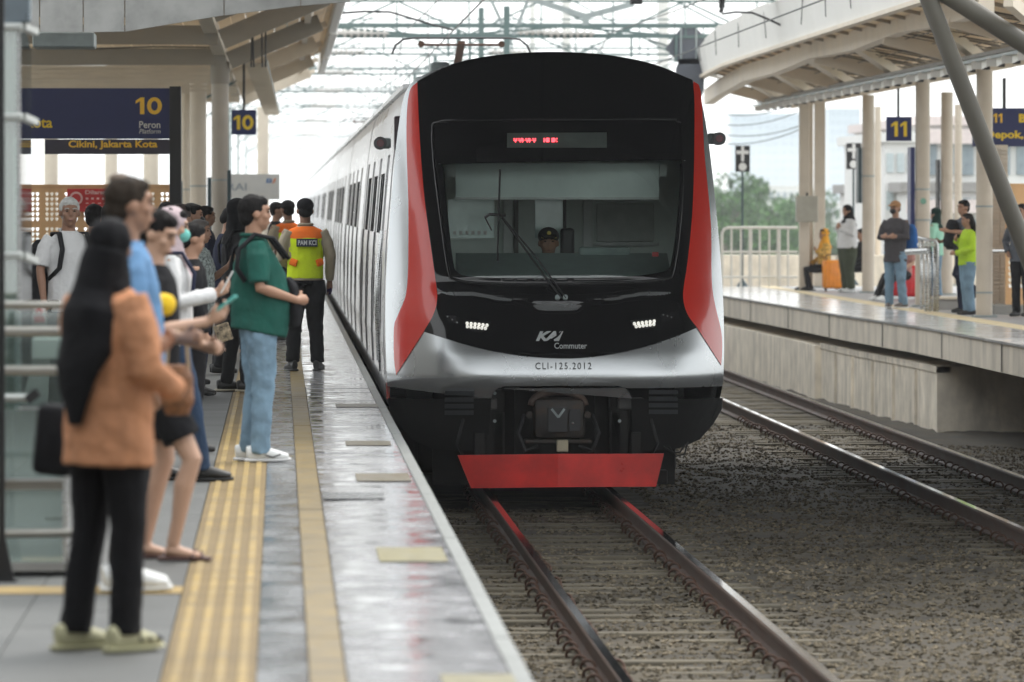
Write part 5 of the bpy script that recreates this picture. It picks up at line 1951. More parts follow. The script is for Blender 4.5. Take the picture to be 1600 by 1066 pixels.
def ctex(scale, kind='CLOUDS'):
    k = (round(scale, 3), kind)
    if k not in TEX:
        t = bpy.data.textures.new('folds', kind)
        t.noise_scale = scale
        if kind == 'CLOUDS':
            t.noise_depth = 2
        TEX[k] = t
    return TEX[k]


BAKE = []


def organic(mb, name, m, parent, vox=.011, folds=0.0, fscale=.09, smooth=2):
    me = mb.mesh(name, m, True)
    o = bpy.data.objects.new(name, me)
    COL.objects.link(o)
    o.parent = parent
    r = o.modifiers.new('r', 'REMESH')
    r.mode = 'VOXEL'
    r.voxel_size = vox
    r.use_smooth_shade = True
    s = o.modifiers.new('s', 'SMOOTH')
    s.iterations = smooth
    s.factor = .5
    if folds:
        d = o.modifiers.new('d', 'DISPLACE')
        d.texture = ctex(fscale)
        d.strength = folds
        d.mid_level = .5
        d.texture_coords = 'LOCAL'
        s = o.modifiers.new('s2', 'SMOOTH')
        s.iterations = 1
    BAKE.append(o)
    return o


def skinmat(name, c):
    return mat(name, c, .5, var=.06, scale=12, spec=.4)


SK1 = skinmat('skin_tan', (.36, .2, .13))
SK2 = skinmat('skin_brown', (.26, .14, .09))
SK3 = skinmat('skin_light', (.5, .31, .22))
HAIR = mat('hair_black', (.009, .008, .008), .75, var=.4, scale=40, bump=.7, bscale=90, stretch=(1, 1, .2), spec=.15)
HAIRB = mat('hair_brownish', (.03, .022, .016), .7, spec=.15, var=.4, scale=40, bump=.7, bscale=90, stretch=(1, 1, .2))
HAIRG = mat('hair_grey', (.5, .5, .48), .6, var=.25, scale=40, bump=.7, bscale=90)
HAIRS = mat('hair_greying', (.11, .095, .085), .6, var=.4, scale=40, bump=.7, bscale=90)


def cloth(name, c, var=.1, scale=9, bump=.35, bscale=45, rough=.9, **k):
    return mat(name, c, rough, var=var, scale=scale, bump=bump, bscale=bscale, spec=.2, **k)


EYE_ = mat('eye_dark', (.02, .015, .012), .2)
LIP = mat('lip', (.25, .09, .07), .5)


def V3(*a):
    return Vector(a)


def hand(mb, wrist, d, palm_n, s=1.0, curl=.6, side=1):
    """palm and five fingers reaching along d; palm_n is the palm's normal"""
    d = d.normalized()
    n = (palm_n - d * palm_n.dot(d))
    n = n.normalized() if n.length > 1e-4 else d.orthogonal().normalized()
    l = n.cross(d).normalized() * side
    w0 = wrist
    pc = w0 + d * .05 * s
    mb.tube([w0 - d * .02, w0 + d * .01, w0 + d * .05 * s, w0 + d * .09 * s], [.026 * s, .027 * s, .034 * s, .034 * s], 8)
    for k, (off, L) in enumerate(((-.028, .068), (-.0095, .078), (.0095, .073), (.028, .058))):
        b = w0 + d * .085 * s + l * off * s
        c1 = d * math.cos(curl * .6) + n * math.sin(curl * .6)
        c2 = d * math.cos(curl * 1.5) + n * math.sin(curl * 1.5)
        c3 = d * math.cos(curl * 2.2) + n * math.sin(curl * 2.2)
        p1 = b + c1 * L * .45 * s
        p2 = p1 + c2 * L * .32 * s
        p3 = p2 + c3 * L * .25 * s
        mb.tube([b - d * .02, b, p1, p2, p3], [.0095 * s, .0095 * s, .009 * s, .0085 * s, .006 * s], 6)
    t0 = w0 + d * .03 * s - l * .026 * s
    t1 = t0 - l * .028 * s + d * .03 * s + n * .012 * s
    t2 = t1 + d * .03 * s + n * .012 * s
    mb.tube([t0, t1, t2], [.013 * s, .011 * s, .008 * s], 6)


def person(label, px, py, rz, H=1.68, Y=None, group='passengers waiting on platform 10', build=1.0, belly=0.0,
           arms=('down', 'down'), head_yaw=0.0, head_pitch=0.0, lean=0.0, skin=SK1, hair='short', hairm=HAIR, hairs=1.0,
           shirt=None, sleeve='short', hem=.86, shirt_w=1.0, under=None,
           legs=None, pants=None, plen=.09, pant_w=1.0, skirt=False,
           shoes=None, sole=None, feet=((.1, .0, 0), (-.1, .0, 0)), knees=None, seat=None, near=False, mask=None, face=True, X=None, z0=0.0):
    """px,py: where the feet stand in the photograph (or px at head when Y is given)"""
    if Y is None:
        g = PZ(px, py, z0)
    else:
        g = P(px, py, Y)
        g.z = z0
    root = thing('person', label, 'person', (g.x, g.y, z0), rz, group)
    s = H / 1.70
    root.scale = (s, s, s)
    vox = .0085 if near else .0135
    cv_ = .0095 if near else .014
    pel = V3(0, 0, .93)
    if seat:
        pel = V3(0, 0, seat + .08)
    dz = pel.z - .93
    ln = lean
    def up(x, y, z):
        """torso point, leaned forward about the pelvis"""
        z2 = z - .93
        return V3(x, y + math.sin(ln) * z2, .93 + math.cos(ln) * z2 + dz)
    neck = up(0, -.01, 1.43)
    headc = up(0, .015, 1.595)
    b = build
    # ---- body
    body = MB()
    rg = [(0, 0, .88, .13, .10), (0, 0, .95, .15 * b, .11), (0, .0, 1.05, .135 * b, .10), (0, 0, 1.2, .15 * b, .105), (0, -.005, 1.33, .165, .1), (0, -.01, 1.40, .12, .075), (0, -.01, 1.44, .06, .06)]
    body.tube([up(x, y, z) for x, y, z, _, _ in rg], [(rx, ry) for *_, rx, ry in rg], 14)
    Rh = Matrix.Rotation(head_yaw, 3, 'Z') @ Matrix.Rotation(-head_pitch, 3, 'X')

    def hd(x, y, z):
        return headc + Rh @ V3(x, y, z)
    body.tube([neck + V3(0, 0, -.04), neck.lerp(headc, .45) + V3(0, -.005, 0), headc + V3(0, -.01, -.05)], [.058, .054, .055], 10)
    body.ball(hd(0, -.012, .022), (.075, .094, .088), 16, Rh)
    body.ball(hd(0, .018, -.045), (.058, .068, .07), 14, Rh)
    body.ball(hd(0, .045, -.092), (.03, .03, .022), 10, Rh)
    if face:
        body.tube([hd(0, .078, .02), hd(0, .09, -.014), hd(0, .094, -.028)], [.009, .011, .013], 8)
        body.ball(hd(0, .072, .034), (.055, .018, .012), 10, Rh)
        for q in (-1, 1):
            body.ball(hd(q * .042, .055, -.022), (.022, .022, .02), 8, Rh)
        body.ball(hd(0, .083, -.062), (.025, .011, .011), 8, Rh)
    for q in (-1, 1):
        body.ball(hd(q * .076, -.008, -.01), (.012, .02, .03), 8, Rh)
    # arms
    ARM = {
        'down': ((.245, -.02, 1.14), (.25, .05, .90), (0, .15, -1), (-1, .2, 0)),
        'back': ((.25, -.08, 1.14), (.2, -.06, .9), (0, .15, -1), (-1, .2, 0)),
        'phone': ((.235, .02, 1.12), (.09, .27, 1.17), (-.15, .8, .45), (-.5, -.2, .8)),
        'phone_high': ((.24, .06, 1.13), (.09, .27, 1.27), (-.1, .6, .7), (-.5, -.3, .6)),
        'belly': ((.25, -.01, 1.12), (.12, .24, 1.04), (-.7, .7, 0), (-.3, -.9, 0)),
        'forward': ((.24, .05, 1.13), (.19, .3, 1.08), (-.1, 1, .05), (-.9, 0, .2)),
        'cross': ((.24, .06, 1.13), (.0, .21, 1.14), (-1, .1, .05), (0, -1, 0)),
        'hip': ((.31, -.06, 1.14), (.2, .06, .98), (-.5, .6, -.6), (-1, 0, 0)),
        'chest': ((.24, .03, 1.14), (.06, .19, 1.25), (-.6, .2, .6), (0, -1, 0)),
        'reach': ((.25, .12, 1.22), (.16, .34, 1.24), (-.1, .9, .2), (-.8, 0, -.3)),
        'lap': ((.24, .02, 1.12), (.14, .25, .98), (-.2, 1, -.2), (0, 0, -1)),
    }
    HN = {}
    armpts = {}
    for q, key in ((1, arms[0]), (-1, arms[1])):
        e, wv, hdv, pn = ARM[key]
        sh = up(q * .175 * min(b, 1.1), -.01, 1.385)
        el = up(q * e[0] * (1 + .5 * (b - 1)), e[1], e[2])
        wr = up(q * wv[0], wv[1], wv[2])
        body.tube([sh, sh.lerp(el, .3), sh.lerp(el, .75), el, el.lerp(wr, .3), el.lerp(wr, .7), wr], [.05, .046, .038, .036, .037, .029, .025], 10)
        hv = V3(q * hdv[0], hdv[1], hdv[2])
        hand(body, wr, hv, V3(q * pn[0], pn[1], pn[2]), 1.0, .75 if 'phone' in key or key == 'belly' else .35, q)
        HN[q] = wr + hv.normalized() * .09
        armpts[q] = (sh, el, wr)
    # legs
    hipz = .90 + dz
    LG = {}
    for i, q in enumerate((1, -1)):
        f = feet[i]
        ank = V3(q * .0 + f[0], f[1] - .03, .085 + f[2])
        hp = V3(q * .085, 0, hipz)
        if seat:
            kn_ = V3(q * .11, .42, seat + .02)
            ank = V3(f[0], .42 + f[1], .085 + f[2])
        elif knees and knees[i]:
            kn_ = V3(*knees[i])
        else:
            kn_ = hp.lerp(ank, .5) + V3(0, .025, 0)
        LG[q] = (hp, kn_, ank, f)
        pts = [hp, hp.lerp(kn_, .5), kn_, kn_.lerp(ank, .3) + V3(0, -.012, 0), kn_.lerp(ank, .7), ank]
        body.tube(pts, [.08, .068, .05, .052, .036, .033], 10)
        yaw = f[3] if len(f) > 3 else 0
        fd = V3(-math.sin(yaw), math.cos(yaw), 0)
        body.tube([ank + V3(0, 0, -.02) - fd * .03, ank + V3(0, 0, -.04) + fd * .05, ank + V3(0, 0, -.055) + fd * .14], [(.03, .035), (.036, .03), (.036, .018)], 8)
    organic(body, 'body', skin, root, vox)
    # eyes, mouth
    if face:
        for q in (-1, 1):
            MB().ball(hd(q * .03, .076, .008), (.011, .008, .006), 8, Rh).build('eye', EYE_, root, smooth=True)
            MB().tube([hd(q * .014, .089, .026), hd(q * .032, .088, .031), hd(q * .048, .076, .025)], .004, 5).build('eyebrow', hairm, root)
        MB().ball(hd(0, .091, -.062), (.022, .006, .005), 8, Rh).build('mouth', LIP, root, smooth=True)
    # hair
    hm_ = MB()
    hv = hairs
    if hair in ('short', 'long', 'bun', 'shortm'):
        hm_.ball(hd(0, -.024, .036), (.083, .096, .088), 18, Rh)
        hm_.ball(hd(0, -.055, -.015), (.07, .058, .07), 14, Rh)
        hm_.ball(hd(0, .03, .075), (.062, .05, .035), 12, Rh)
        if hair == 'bun':
            hm_.ball(hd(0, -.13, .02), .045, 12)
        if hair == 'long':
            hm_.tube([hd(0, -.05, .03), hd(0, -.09, -.08), up(0, -.12, 1.38), up(0, -.13, 1.22)], [(.085, .07), (.1, .06), (.11, .05), (.08, .03)], 12)
        organic(hm_, 'hair', hairm, root, vox, .014 if near else .01, .03, 1)
    elif hair == 'bald':
        hm_.ball(hd(0, -.028, .018), (.0835, .092, .07), 18, Rh)
        hm_.ball(hd(0, -.055, -.02), (.07, .055, .07), 14, Rh)
        organic(hm_, 'hair', hairm, root, vox, .006, .03, 1)
    elif hair == 'cap':
        hm_.ball(hd(0, -.05, -.01), (.075, .06, .065), 14, Rh)
        organic(hm_, 'hair', hairm, root, vox, .01, .03, 1)
    return dict(root=root, up=up, hd=hd, HN=HN, arm=armpts, LG=LG, vox=cv_, b=b, Rh=Rh, dz=dz, near=near, s=s, belly=belly)


def wear_shirt(p, m, sleeve='short', hem=.86, w_=1.0, folds=.02, name='shirt', collar=None, open_=0):
    up, b = p['up'], p['b'] * w_
    be = p['belly']
    sm = MB()
    rg = [(0, 0, hem, .175 * b, .135 * b + be * .4), (0, be * .35, (hem + 1.0) / 2, .172 * b, .13 * b + be * .7), (0, be * .6, 1.05, .168 * b, .125 * b + be), (0, be * .2, 1.18, .172 * b, .125 * b + be * .5), (0, 0, 1.28, .182 * b, .125 * b), (0, -.005, 1.36, .178 * b, .108), (0, -.012, 1.415, .125 * b, .085), (0, -.012, 1.445, .072, .07)]
    sm.tube([up(x, y, z) for x, y, z, _, _ in rg], [(rx, ry) for *_, rx, ry in rg], 16)
    for q in (-1, 1):
        sh, el, wr = p['arm'][q]
        if sleeve == 'short':
            sm.tube([sh + V3(-q * .03, 0, 0), sh.lerp(el, .3), sh.lerp(el, .88)], [.07 * w_, .066 * w_, .062 * w_], 12)
        elif sleeve == 'long':
            sm.tube([sh + V3(-q * .03, 0, 0), sh.lerp(el, .4), el, el.lerp(wr, .5), wr], [.068 * w_, .063 * w_, .057 * w_, .05 * w_, .04 * w_], 12)
        elif sleeve == 'three':
            sm.tube([sh + V3(-q * .03, 0, 0), sh.lerp(el, .4), el, el.lerp(wr, .5)], [.068 * w_, .063 * w_, .057 * w_, .05 * w_], 12)
    o = organic(sm, name, m, p['root'], p['vox'], folds, .11)
    if collar:
        c = MB()
        pts = [up(.072 * math.cos(a), -.012 + .07 * math.sin(a), 1.445 + (.012 if math.sin(a) < 0 else -.012)) for a in np.linspace(0, 2 * math.pi, 15)]
        c.tube(pts, .013, 6)
        c.build('collar', collar, p['root'], smooth=True)
    return o


def wear_pants(p, m, length=.1, w_=1.0, folds=.02, top=1.0, name='trousers'):
    pm = MB()
    up, b = p['up'], p['b']
    dz = p['dz']
    pm.tube([up(0, 0, top), up(0, 0, .93), V3(0, 0, .86 + dz)], [(.125 * b, .095 * b + p['belly'] * .2), (.155 * b, .115 * b), (.165 * b, .12 * b)], 14)
    for q, (hp, kn, ank, f) in p['LG'].items():
        end = kn.lerp(ank, max(0, min(1.0, 1 - (length - .085) / .4))) if length < .5 else hp.lerp(kn, .75)
        a = hp + V3(q * .005, 0, 0)
        if length < .5:
            pm.tube([a, a.lerp(kn, .5), kn, kn.lerp(end, .5), end + V3(0, 0, -.03)], [.102 * b * w_, .09 * b * w_, .073 * w_ * (.5 + b / 2), .066 * w_, .066 * w_], 12)
        else:
            pm.tube([a, a.lerp(kn, .5), end], [.105 * b, .1 * b, .095 * w_], 12)
    return organic(pm, name, m, p['root'], p['vox'], folds, .09)


def wear_skirt(p, m, z1=.1, w0=.16, w1=.24):
    sk = MB()
    sk.rings([(0, 0, z1, w1, w1 * .8), (0, .0, .5, (w0 + w1) / 2, .17), (0, 0, .9, .18, .14), (0, 0, 1.0, .15, .12)], 18)
    return organic(sk, 'skirt', m, p['root'], p['vox'], .04, .12)


def wear_shoes(p, m, sole=None, kind='sneaker'):
    for q, (hp, kn, ank, f) in p['LG'].items():
        yaw = f[3] if len(f) > 3 else 0
        fd = V3(-math.sin(yaw), math.cos(yaw), 0)
        sd = V3(math.cos(yaw), math.sin(yaw), 0)
        g = V3(ank.x, ank.y, ank.z - .085)
        s_ = MB()
        zt = .055
        if kind == 'sandal':
            for t in (-.06, .0, .06, .12, .17):
                pass
            s_.tube([g - fd * .07 + V3(0, 0, .018), g + fd * .05 + V3(0, 0, .018), g + fd * .19 + V3(0, 0, .018)], [(.032, .014), (.04, .014), (.04, .012)], 10)
            s_.tube([g + fd * .1 - sd * .045 + V3(0, 0, .02), g + fd * .11 + V3(0, 0, .058), g + fd * .1 + sd * .045 + V3(0, 0, .02)], .012, 6)
            s_.tube([g + fd * .15 - sd * .03 + V3(0, 0, .02), g + fd * .14 + V3(0, 0, .05), g + fd * .15 + sd * .03 + V3(0, 0, .02)], .01, 6)
            o = organic(s_, 'sandal', m, p['root'], .006 if p['near'] else .009)
            continue
        s_.tube([g - fd * .085 + V3(0, 0, .06), g - fd * .03 + V3(0, 0, .065), g + fd * .05 + V3(0, 0, .055), g + fd * .13 + V3(0, 0, .042), g + fd * .185 + V3(0, 0, .035)], [(.03, .045), (.038, .055), (.043, .045), (.045, .033), (.03, .022)], 12)
        if kind != 'low':
            s_.tube([g + V3(0, 0, .05), ank + V3(0, 0, .04 if kind == 'boot' else .01)], [.045, .043 if kind != 'boot' else .05], 10)
        o = organic(s_, 'boot' if kind == 'boot' else 'shoe', m, p['root'], .007 if p['near'] else .01)
        if sole:
            k = MB()
            k.tube([g - fd * .095 + V3(0, 0, .014), g + fd * .03 + V3(0, 0, .014), g + fd * .13 + V3(0, 0, .016), g + fd * .2 + V3(0, 0, .022)], [(.036, .014), (.044, .014), (.048, .014), (.03, .01)], 10)
            k.build('sole', sole, o, smooth=True)


def wear_hijab(p, m, back=1.1, w_=1.0, front=1.25, under=None):
    hd, up, Rh = p['hd'], p['up'], p['Rh']
    h = MB()
    h.ball(hd(0, -.024, .03), (.09, .1, .098), 18, Rh)
    h.ball(hd(0, -.04, -.05), (.085, .075, .085), 14, Rh)
    h.tube([hd(0, -.03, -.06), up(0, -.01, 1.42), up(0, -.01, 1.36), up(0, -.015, 1.3)], [(.08, .085), (.125 * w_, .1), (.185 * w_, .13), (.18 * w_, .14)], 16)
    if back < 1.25:
        pts = [up(0, -.1, 1.42), up(0, -.14, 1.3), up(0.0, -.155, (1.3 + back) / 2), up(0.0, -.16, back)]
        h.tube(pts, [(.12 * w_, .05), (.15 * w_, .045), (.13 * w_, .04), (.075 * w_, .03)], 14)
    if front < 1.3:
        h.tube([up(0, .07, 1.36), up(0, .12, front)], [(.12, .04), (.08, .03)], 12)
    return organic(h, 'headscarf', m, p['root'], p['vox'], .022, .07)


def wear_mask(p, m):
    hd = p['hd']
    k = MB()
    k.ball(hd(0, .062, -.045), (.056, .052, .046), 12, p['Rh'])
    k.build('face_mask', m, p['root'], smooth=True)


def wear_cap(p, m, brim=True):
    hd, Rh = p['hd'], p['Rh']
    c = MB()
    c.ball(hd(0, -.015, .05), (.088, .103, .075), 16, Rh)
    if brim:
        c.tube([hd(0, .06, .052), hd(0, .12, .045), hd(0, .165, .034)], [(.07, .012), (.068, .01), (.045, .008)], 12)
    organic(c, 'cap', m, p['root'], .007 if p['near'] else .01)


def wld(p, v):
    """local point of a person -> world"""
    r = p['root']
    return Vector(r.location) + Matrix.Rotation(r.rotation_euler.z, 3, 'Z') @ (Vector(v) * p['s'])


def phone(p, side, label, m=None, tilt=.5):
    c = wld(p, p['HN'][side]) + Vector((0, 0, .03))
    t = thing('phone', label, 'phone', c, p['root'].rotation_euler.z)
    o = MB().box(-.037, .037, -.005, .005, -.075, .075, .004).build('phone_body', m or M_black, t)
    o.rotation_euler = (-tilt, 0, 0)
    o2 = MB().box(-.033, .033, -.0065, -.0052, -.07, .07).build('screen', mat('phone_screen', (.05, .07, .09), .1), t)
    o2.rotation_euler = (-tilt, 0, 0)
    return t


def backpack(p, label, m, front=False, z=1.2, sc=1.0, strap=True, side=0):
    sgn = 1 if front else -1
    t = thing('backpack', label, 'backpack', wld(p, p['up'](side, sgn * (.2 + p['belly']), z)), p['root'].rotation_euler.z)
    k = MB()
    k.rings([(0, 0, -.24 * sc, .13 * sc, .07), (0, 0, -.2 * sc, .15 * sc, .09), (0, 0, 0, .15 * sc, .1), (0, 0, .16 * sc, .13 * sc, .08), (0, 0, .22 * sc, .08 * sc, .05)], 14)
    o = organic(k, 'bag', m, t, .014, .02, .08)
    k = MB()
    k.rings([(0, sgn * .08, -.2 * sc, .1 * sc, .04), (0, sgn * .09, -.1 * sc, .11 * sc, .04), (0, sgn * .07, .0, .1 * sc, .035)], 12)
    organic(k, 'pocket', m, t, .012, .01, .06)
    if strap:
        for q in (-1, 1):
            pts = [p['up'](q * .1, -sgn * -.13 if False else sgn * .11, z + .12), p['up'](q * .115, sgn * .06, 1.43), p['up'](q * .12, -sgn * .07, 1.43), p['up'](q * .13, -sgn * .145, 1.3), p['up'](q * .15, -sgn * (.13 + p['belly']), 1.15), p['up'](q * .18, 0, 1.06)]
            pts = [wld(p, v) - Vector(t.location) for v in pts]
            Rm = Matrix.Rotation(-t.rotation_euler.z, 3, 'Z')
            MB().tube([Rm @ v for v in pts], [(.022, .012)] * 6, 8).build('strap', m, t, smooth=True)
    return t


# materials of clothes
C_black = cloth('cloth_black', (.012, .012, .014))
C_black2 = cloth('cloth_charcoal', (.02, .02, .022))
C_orange = cloth('cloth_terracotta', (.52, .25, .135), var=.12)
C_blue = cloth('cloth_sky_blue', (.14, .27, .46))
C_green = cloth('cloth_bottle_green', (.014, .085, .066))
C_jean = cloth('denim_light', (.17, .26, .34), var=.25, scale=6)
C_jeand = cloth('denim_dark', (.025, .045, .085))
C_white = cloth('cloth_white', (.62, .62, .62), var=.05)
C_navy = cloth('cloth_navy', (.015, .018, .04))
C_lilac = cloth('cloth_pale_pink', (.5, .4, .42))
C_teal = mat('mask_teal', (.15, .5, .45), .7)
C_pat = mat('cloth_patterned', (.3, .34, .33), .9, var=.75, scale=45, bump=.3)
C_olive = cloth('cloth_olive', (.06, .07, .045))
C_grey = cloth('cloth_dark_grey', (.065, .06, .065))
C_grey2 = cloth('cloth_slate', (.1, .11, .13))
C_lime = cloth('cloth_lime', (.42, .62, .04), var=.08)
C_mint = cloth('cloth_mint', (.3, .55, .42))
C_vest = cloth('vest_lime', (.68, .86, .03), var=.06)
C_vesto = cloth('vest_orange', (.95, .2, .03), var=.06)
C_beige = cloth('cloth_beige', (.4, .35, .26))
C_batik = mat('cloth_batik', (.55, .33, .08), .9, var=.8, scale=30)
S_black = mat('shoe_black', (.015, .015, .015), .5)
S_white = mat('shoe_white', (.66, .67, .66), .6, var=.06)
S_cream = mat('shoe_cream', (.52, .5, .32), .7)
RT = -math.pi / 2          # facing the track (+x)

# ---- woman in orange
p = person('woman in an orange blouse and long black headscarf standing nearest on the platform', 170, 1018, RT + .7, 1.56, build=1.0, arms=('belly', 'phone'), near=True, face=True,
           feet=((.1, .03, 0, .1), (-.13, -.04, 0, -.1)), head_yaw=.55)
wear_pants(p, C_black, .1, 1.0, .015)
wear_shirt(p, C_orange, 'long', .74, 1.2, .03, name='blouse')
wear_hijab(p, C_black, 1.3, 1.0, 1.25)
k = MB()
up = p['up']
k.tube([p['hd'](0, -.04, .0), up(0, -.06, 1.42), up(.02, -.1, 1.33), up(.02, -.13, 1.2), up(.0, -.16, 1.12), up(-.0, -.165, 1.02), up(-.0, -.17, .9)], [(.09, .09), (.105, .095), (.135, .1), (.14, .075), (.125, .05), (.09, .035), (.035, .018)], 18)
organic(k, 'scarf_drape', C_black, p['root'], .01, .018, .12)
wear_shoes(p, S_cream, mat('sole_cream', (.5, .48, .3), .7), 'low')
for q, (hp, kn, ank, f) in p['LG'].items():
    for dy in (.05, .1, .15):
        MB().tube([(ank.x - .045, ank.y + dy, .05), (ank.x, ank.y + dy + .01, .088 - dy * .2), (ank.x + .045, ank.y + dy, .05)], .009, 6).build('shoe_strap', S_black, p['root'])
q = wld(p, (-.02, 0, 0))
# black shoulder bag
tb = thing('handbag', 'black flat shoulder bag hanging behind the woman in orange', 'handbag', P(90, 690, 24.2))
MB().box(-.085, .075, -.05, .05, -.13, .14, .03).build('bag', C_black, tb, smooth=True, angle=50)
o = tb.children[0]
o.rotation_euler = (0, R(6), R(-15))
# ---- person with the pale pink phone hand is hers; brown tote
tb = thing('handbag', 'brown spotted handbag on the arm just right of the orange blouse', 'handbag', P(277, 610, 27.6))
k = MB()
k.rings([(0, 0, -.11, .05, .03), (0, 0, -.05, .075, .05), (0, 0, .06, .07, .045), (0, 0, .11, .045, .03)], 14)
organic(k, 'bag', mat('bag_brown', (.2, .085, .035), .6, var=.5, scale=40), tb, .01, .01, .05)
MB().tube([(-.05, 0, .08), (-.04, 0, .2), (.0, 0, .26), (.04, 0, .2), (.05, 0, .08)], .008, 6).build('handle', mat('bag_strap', (.35, .25, .15), .6), tb)

# ---- balding man in blue
p = person('balding man in a sky blue shirt, head turned to the train, behind the headscarf', 200, 924, RT + .15, 1.73, build=1.0, belly=.02, arms=('down', 'belly'), near=True, hair='short', hairm=HAIRB, head_yaw=.1,
           feet=((.1, .0, 0), (-.1, .02, 0)))
wear_pants(p, C_black2, .1)
wear_shirt(p, C_blue, 'short', .86, 1.02, .02, collar=C_blue)
k = MB()
k.ball(p['hd'](-.01, -.045, .105), (.045, .05, .028), 12, p['Rh'])
organic(k, 'thin_crown', mat('thin_hair', (.12, .085, .06), .6, var=.3, scale=60), p['root'], .008)
wear_shoes(p, S_white, S_white)
# ---- person in shorts with bare legs
p = person('young man in a black shirt and shorts with bare calves and sandals, looking down', 243, 877, RT - .15, 1.59, build=.95, arms=('phone', 'belly'), near=True, head_pitch=.35, head_yaw=-.2, skin=SK3,
           feet=((.09, .13, 0), (-.09, -.04, 0)), knees=((.11, .2, .5), (-.09, .03, .49)))
wear_pants(p, C_black, .6, 1.0)
wear_shirt(p, C_black, 'short', .82, 1.0, .02)
wear_shoes(p, mat('sandal_brown', (.07, .03, .025), .6), None, 'sandal')
wr = p['arm'][1][2]
el = p['arm'][1][1]
sb2 = thing('scrunchie', 'bright yellow puffy band round the forearm of the man in black', 'wrist band', P(256, 476, 27.3))
k = MB()
k.ball((0, 0, 0), (.055, .05, .05), 14)
organic(k, 'band', mat('band_yellow', (.85, .55, .02), .8), sb2, .008, .012, .03)
ph = phone(p, 1, 'teal cased phone held up by the man in the black shirt', mat('phone_teal', (.1, .5, .45), .5), .9)
# ---- person 4: white blouse, pale scarf, teal mask
p = person('woman in a white blouse with pale pink scarf and teal mask holding a phone', 268, 752, RT, 1.6, build=1.0, arms=('phone', 'phone'), near=True, head_pitch=.15, skin=SK3, feet=((.09, .22, 0), (-.09, -.06, 0)))
wear_pants(p, C_jeand, .1, 1.0)
wear_shirt(p, C_white, 'long', .84, 1.08, .02, name='blouse')
wear_hijab(p, C_lilac, 1.3, .95)
wear_mask(p, C_teal)
wear_shoes(p, S_black, S_black)
phone(p, 1, 'white phone in the hands of the woman in the white blouse', M_wt)
backpack(p, 'small navy backpack on the woman in the white blouse', C_navy, sc=.8)
p = person('person in black trousers with dark sleeves standing behind the white blouse woman', 300, 742, RT + .2, 1.5, Y=42, build=.95, arms=('down', 'down'), near=False, face=False, head_pitch=.2)
wear_pants(p, C_black, .1)
wear_shirt(p, C_black, 'long', .85)
wear_shoes(p, S_black)
# ---- woman with greying hair and patterned blouse
p = person('woman with greying hair and patterned blouse looking along the platform', 312, 620, RT - .25, 1.5, build=1.05, arms=('down', 'phone_high'), near=True, hair='shortm', hairm=HAIRS, feet=((.1, .02, 0), (-.1, -.02, 0)))
wear_pants(p, C_navy, .1)
wear_shirt(p, C_pat, 'short', .8, 1.08, .02, name='blouse')
wear_shoes(p, S_black)
wl = wld(p, p['HN'][1])
tb = thing('handbag', 'leopard spotted pouch held low by the woman in the patterned blouse', 'handbag', P(349, 520, 52.5))
o = MB().box(-.065, .065, -.02, .02, -.075, .075, .012).build('pouch', mat('leopard', (.33, .26, .17), .7, var=.9, scale=28), tb)
o.rotation_euler = (0, R(-18), 0)
p = person('person with a black hair bun and face mask among the waiting crowd', 300, 640, RT + .2, 1.64, Y=58, build=1, arms=('down', 'down'), hair='bun', head_yaw=-.3)
wear_pants(p, C_black)
wear_shirt(p, C_white, 'long', .85)
wear_mask(p, M_black)
wear_shoes(p, S_black)
p = person('woman in a pink scarf half hidden behind the bun haired passenger', 283, 640, RT, 1.63, Y=55, arms=('down', 'down'), face=False)
wear_pants(p, C_black)
wear_shirt(p, C_lilac, 'long', .85)
wear_hijab(p, mat('scarf_brown', (.06, .04, .035), .9), 1.3)
p = person('short haired man in navy bending over his phone beside the tan column', 346, 600, RT + .1, 1.6, Y=62, arms=('phone', 'phone'), head_pitch=.6, lean=.12)
wear_pants(p, C_black)
wear_shirt(p, C_navy, 'long', .85)
wear_shoes(p, S_black)
p = person('woman in a black hood and jacket behind the green shirt man', 372, 612, RT + .25, 1.68, Y=56, arms=('belly', 'phone'), skin=SK2, feet=((.1, .08, 0), (-.12, -.05, 0)))
wear_pants(p, C_black, .1, .9)
wear_shirt(p, C_black2, 'long', .8, 1.15, .03, name='jacket')
wear_hijab(p, C_black, 1.3, .95)
wear_shoes(p, S_black, mat('sole_pale', (.4, .36, .28), .7))
tb = backpack(p, 'black backpack worn in front by the hooded woman', C_black, front=True, z=1.15)
# ---- green shirt man
p = person('stout man in a bottle green polo shirt and light jeans in white sneakers', 403, 722, RT + .12, 1.68, build=1.12, belly=.055, arms=('belly', 'belly'), near=True, hair='shortm', head_yaw=.05, skin=SK1, feet=((.1, .03, 0), (-.1, -.02, 0)), lean=-.04)
wear_pants(p, C_jean, .085, .98, .028)
wear_shirt(p, C_green, 'short', .83, 1.06, .022, collar=C_green)
wear_shoes(p, S_white, mat('sole_white', (.6, .6, .6), .6))
for q, (hp, kn, ank, f) in p['LG'].items():
    for sx in (-1, 1):
        MB().tube([(ank.x + sx * .045, ank.y + .03, .05), (ank.x + sx * .047, ank.y + .08, .035), (ank.x + sx * .042, ank.y + .13, .055)], .004, 5).build('shoe_swoosh', S_black, p['root'])
tb = thing('backpack', 'black backpack worn on the chest of the green shirt man', 'backpack', wld(p, (0, .235, 1.04)), p['root'].rotation_euler.z)
k = MB()
k.rings([(0, -.01, -.17, .11, .04), (0, 0, -.08, .13, .055), (0, -.02, .08, .12, .045), (0, -.05, .14, .08, .03)], 14)
organic(k, 'bag', C_black, tb, .012, .02, .08)
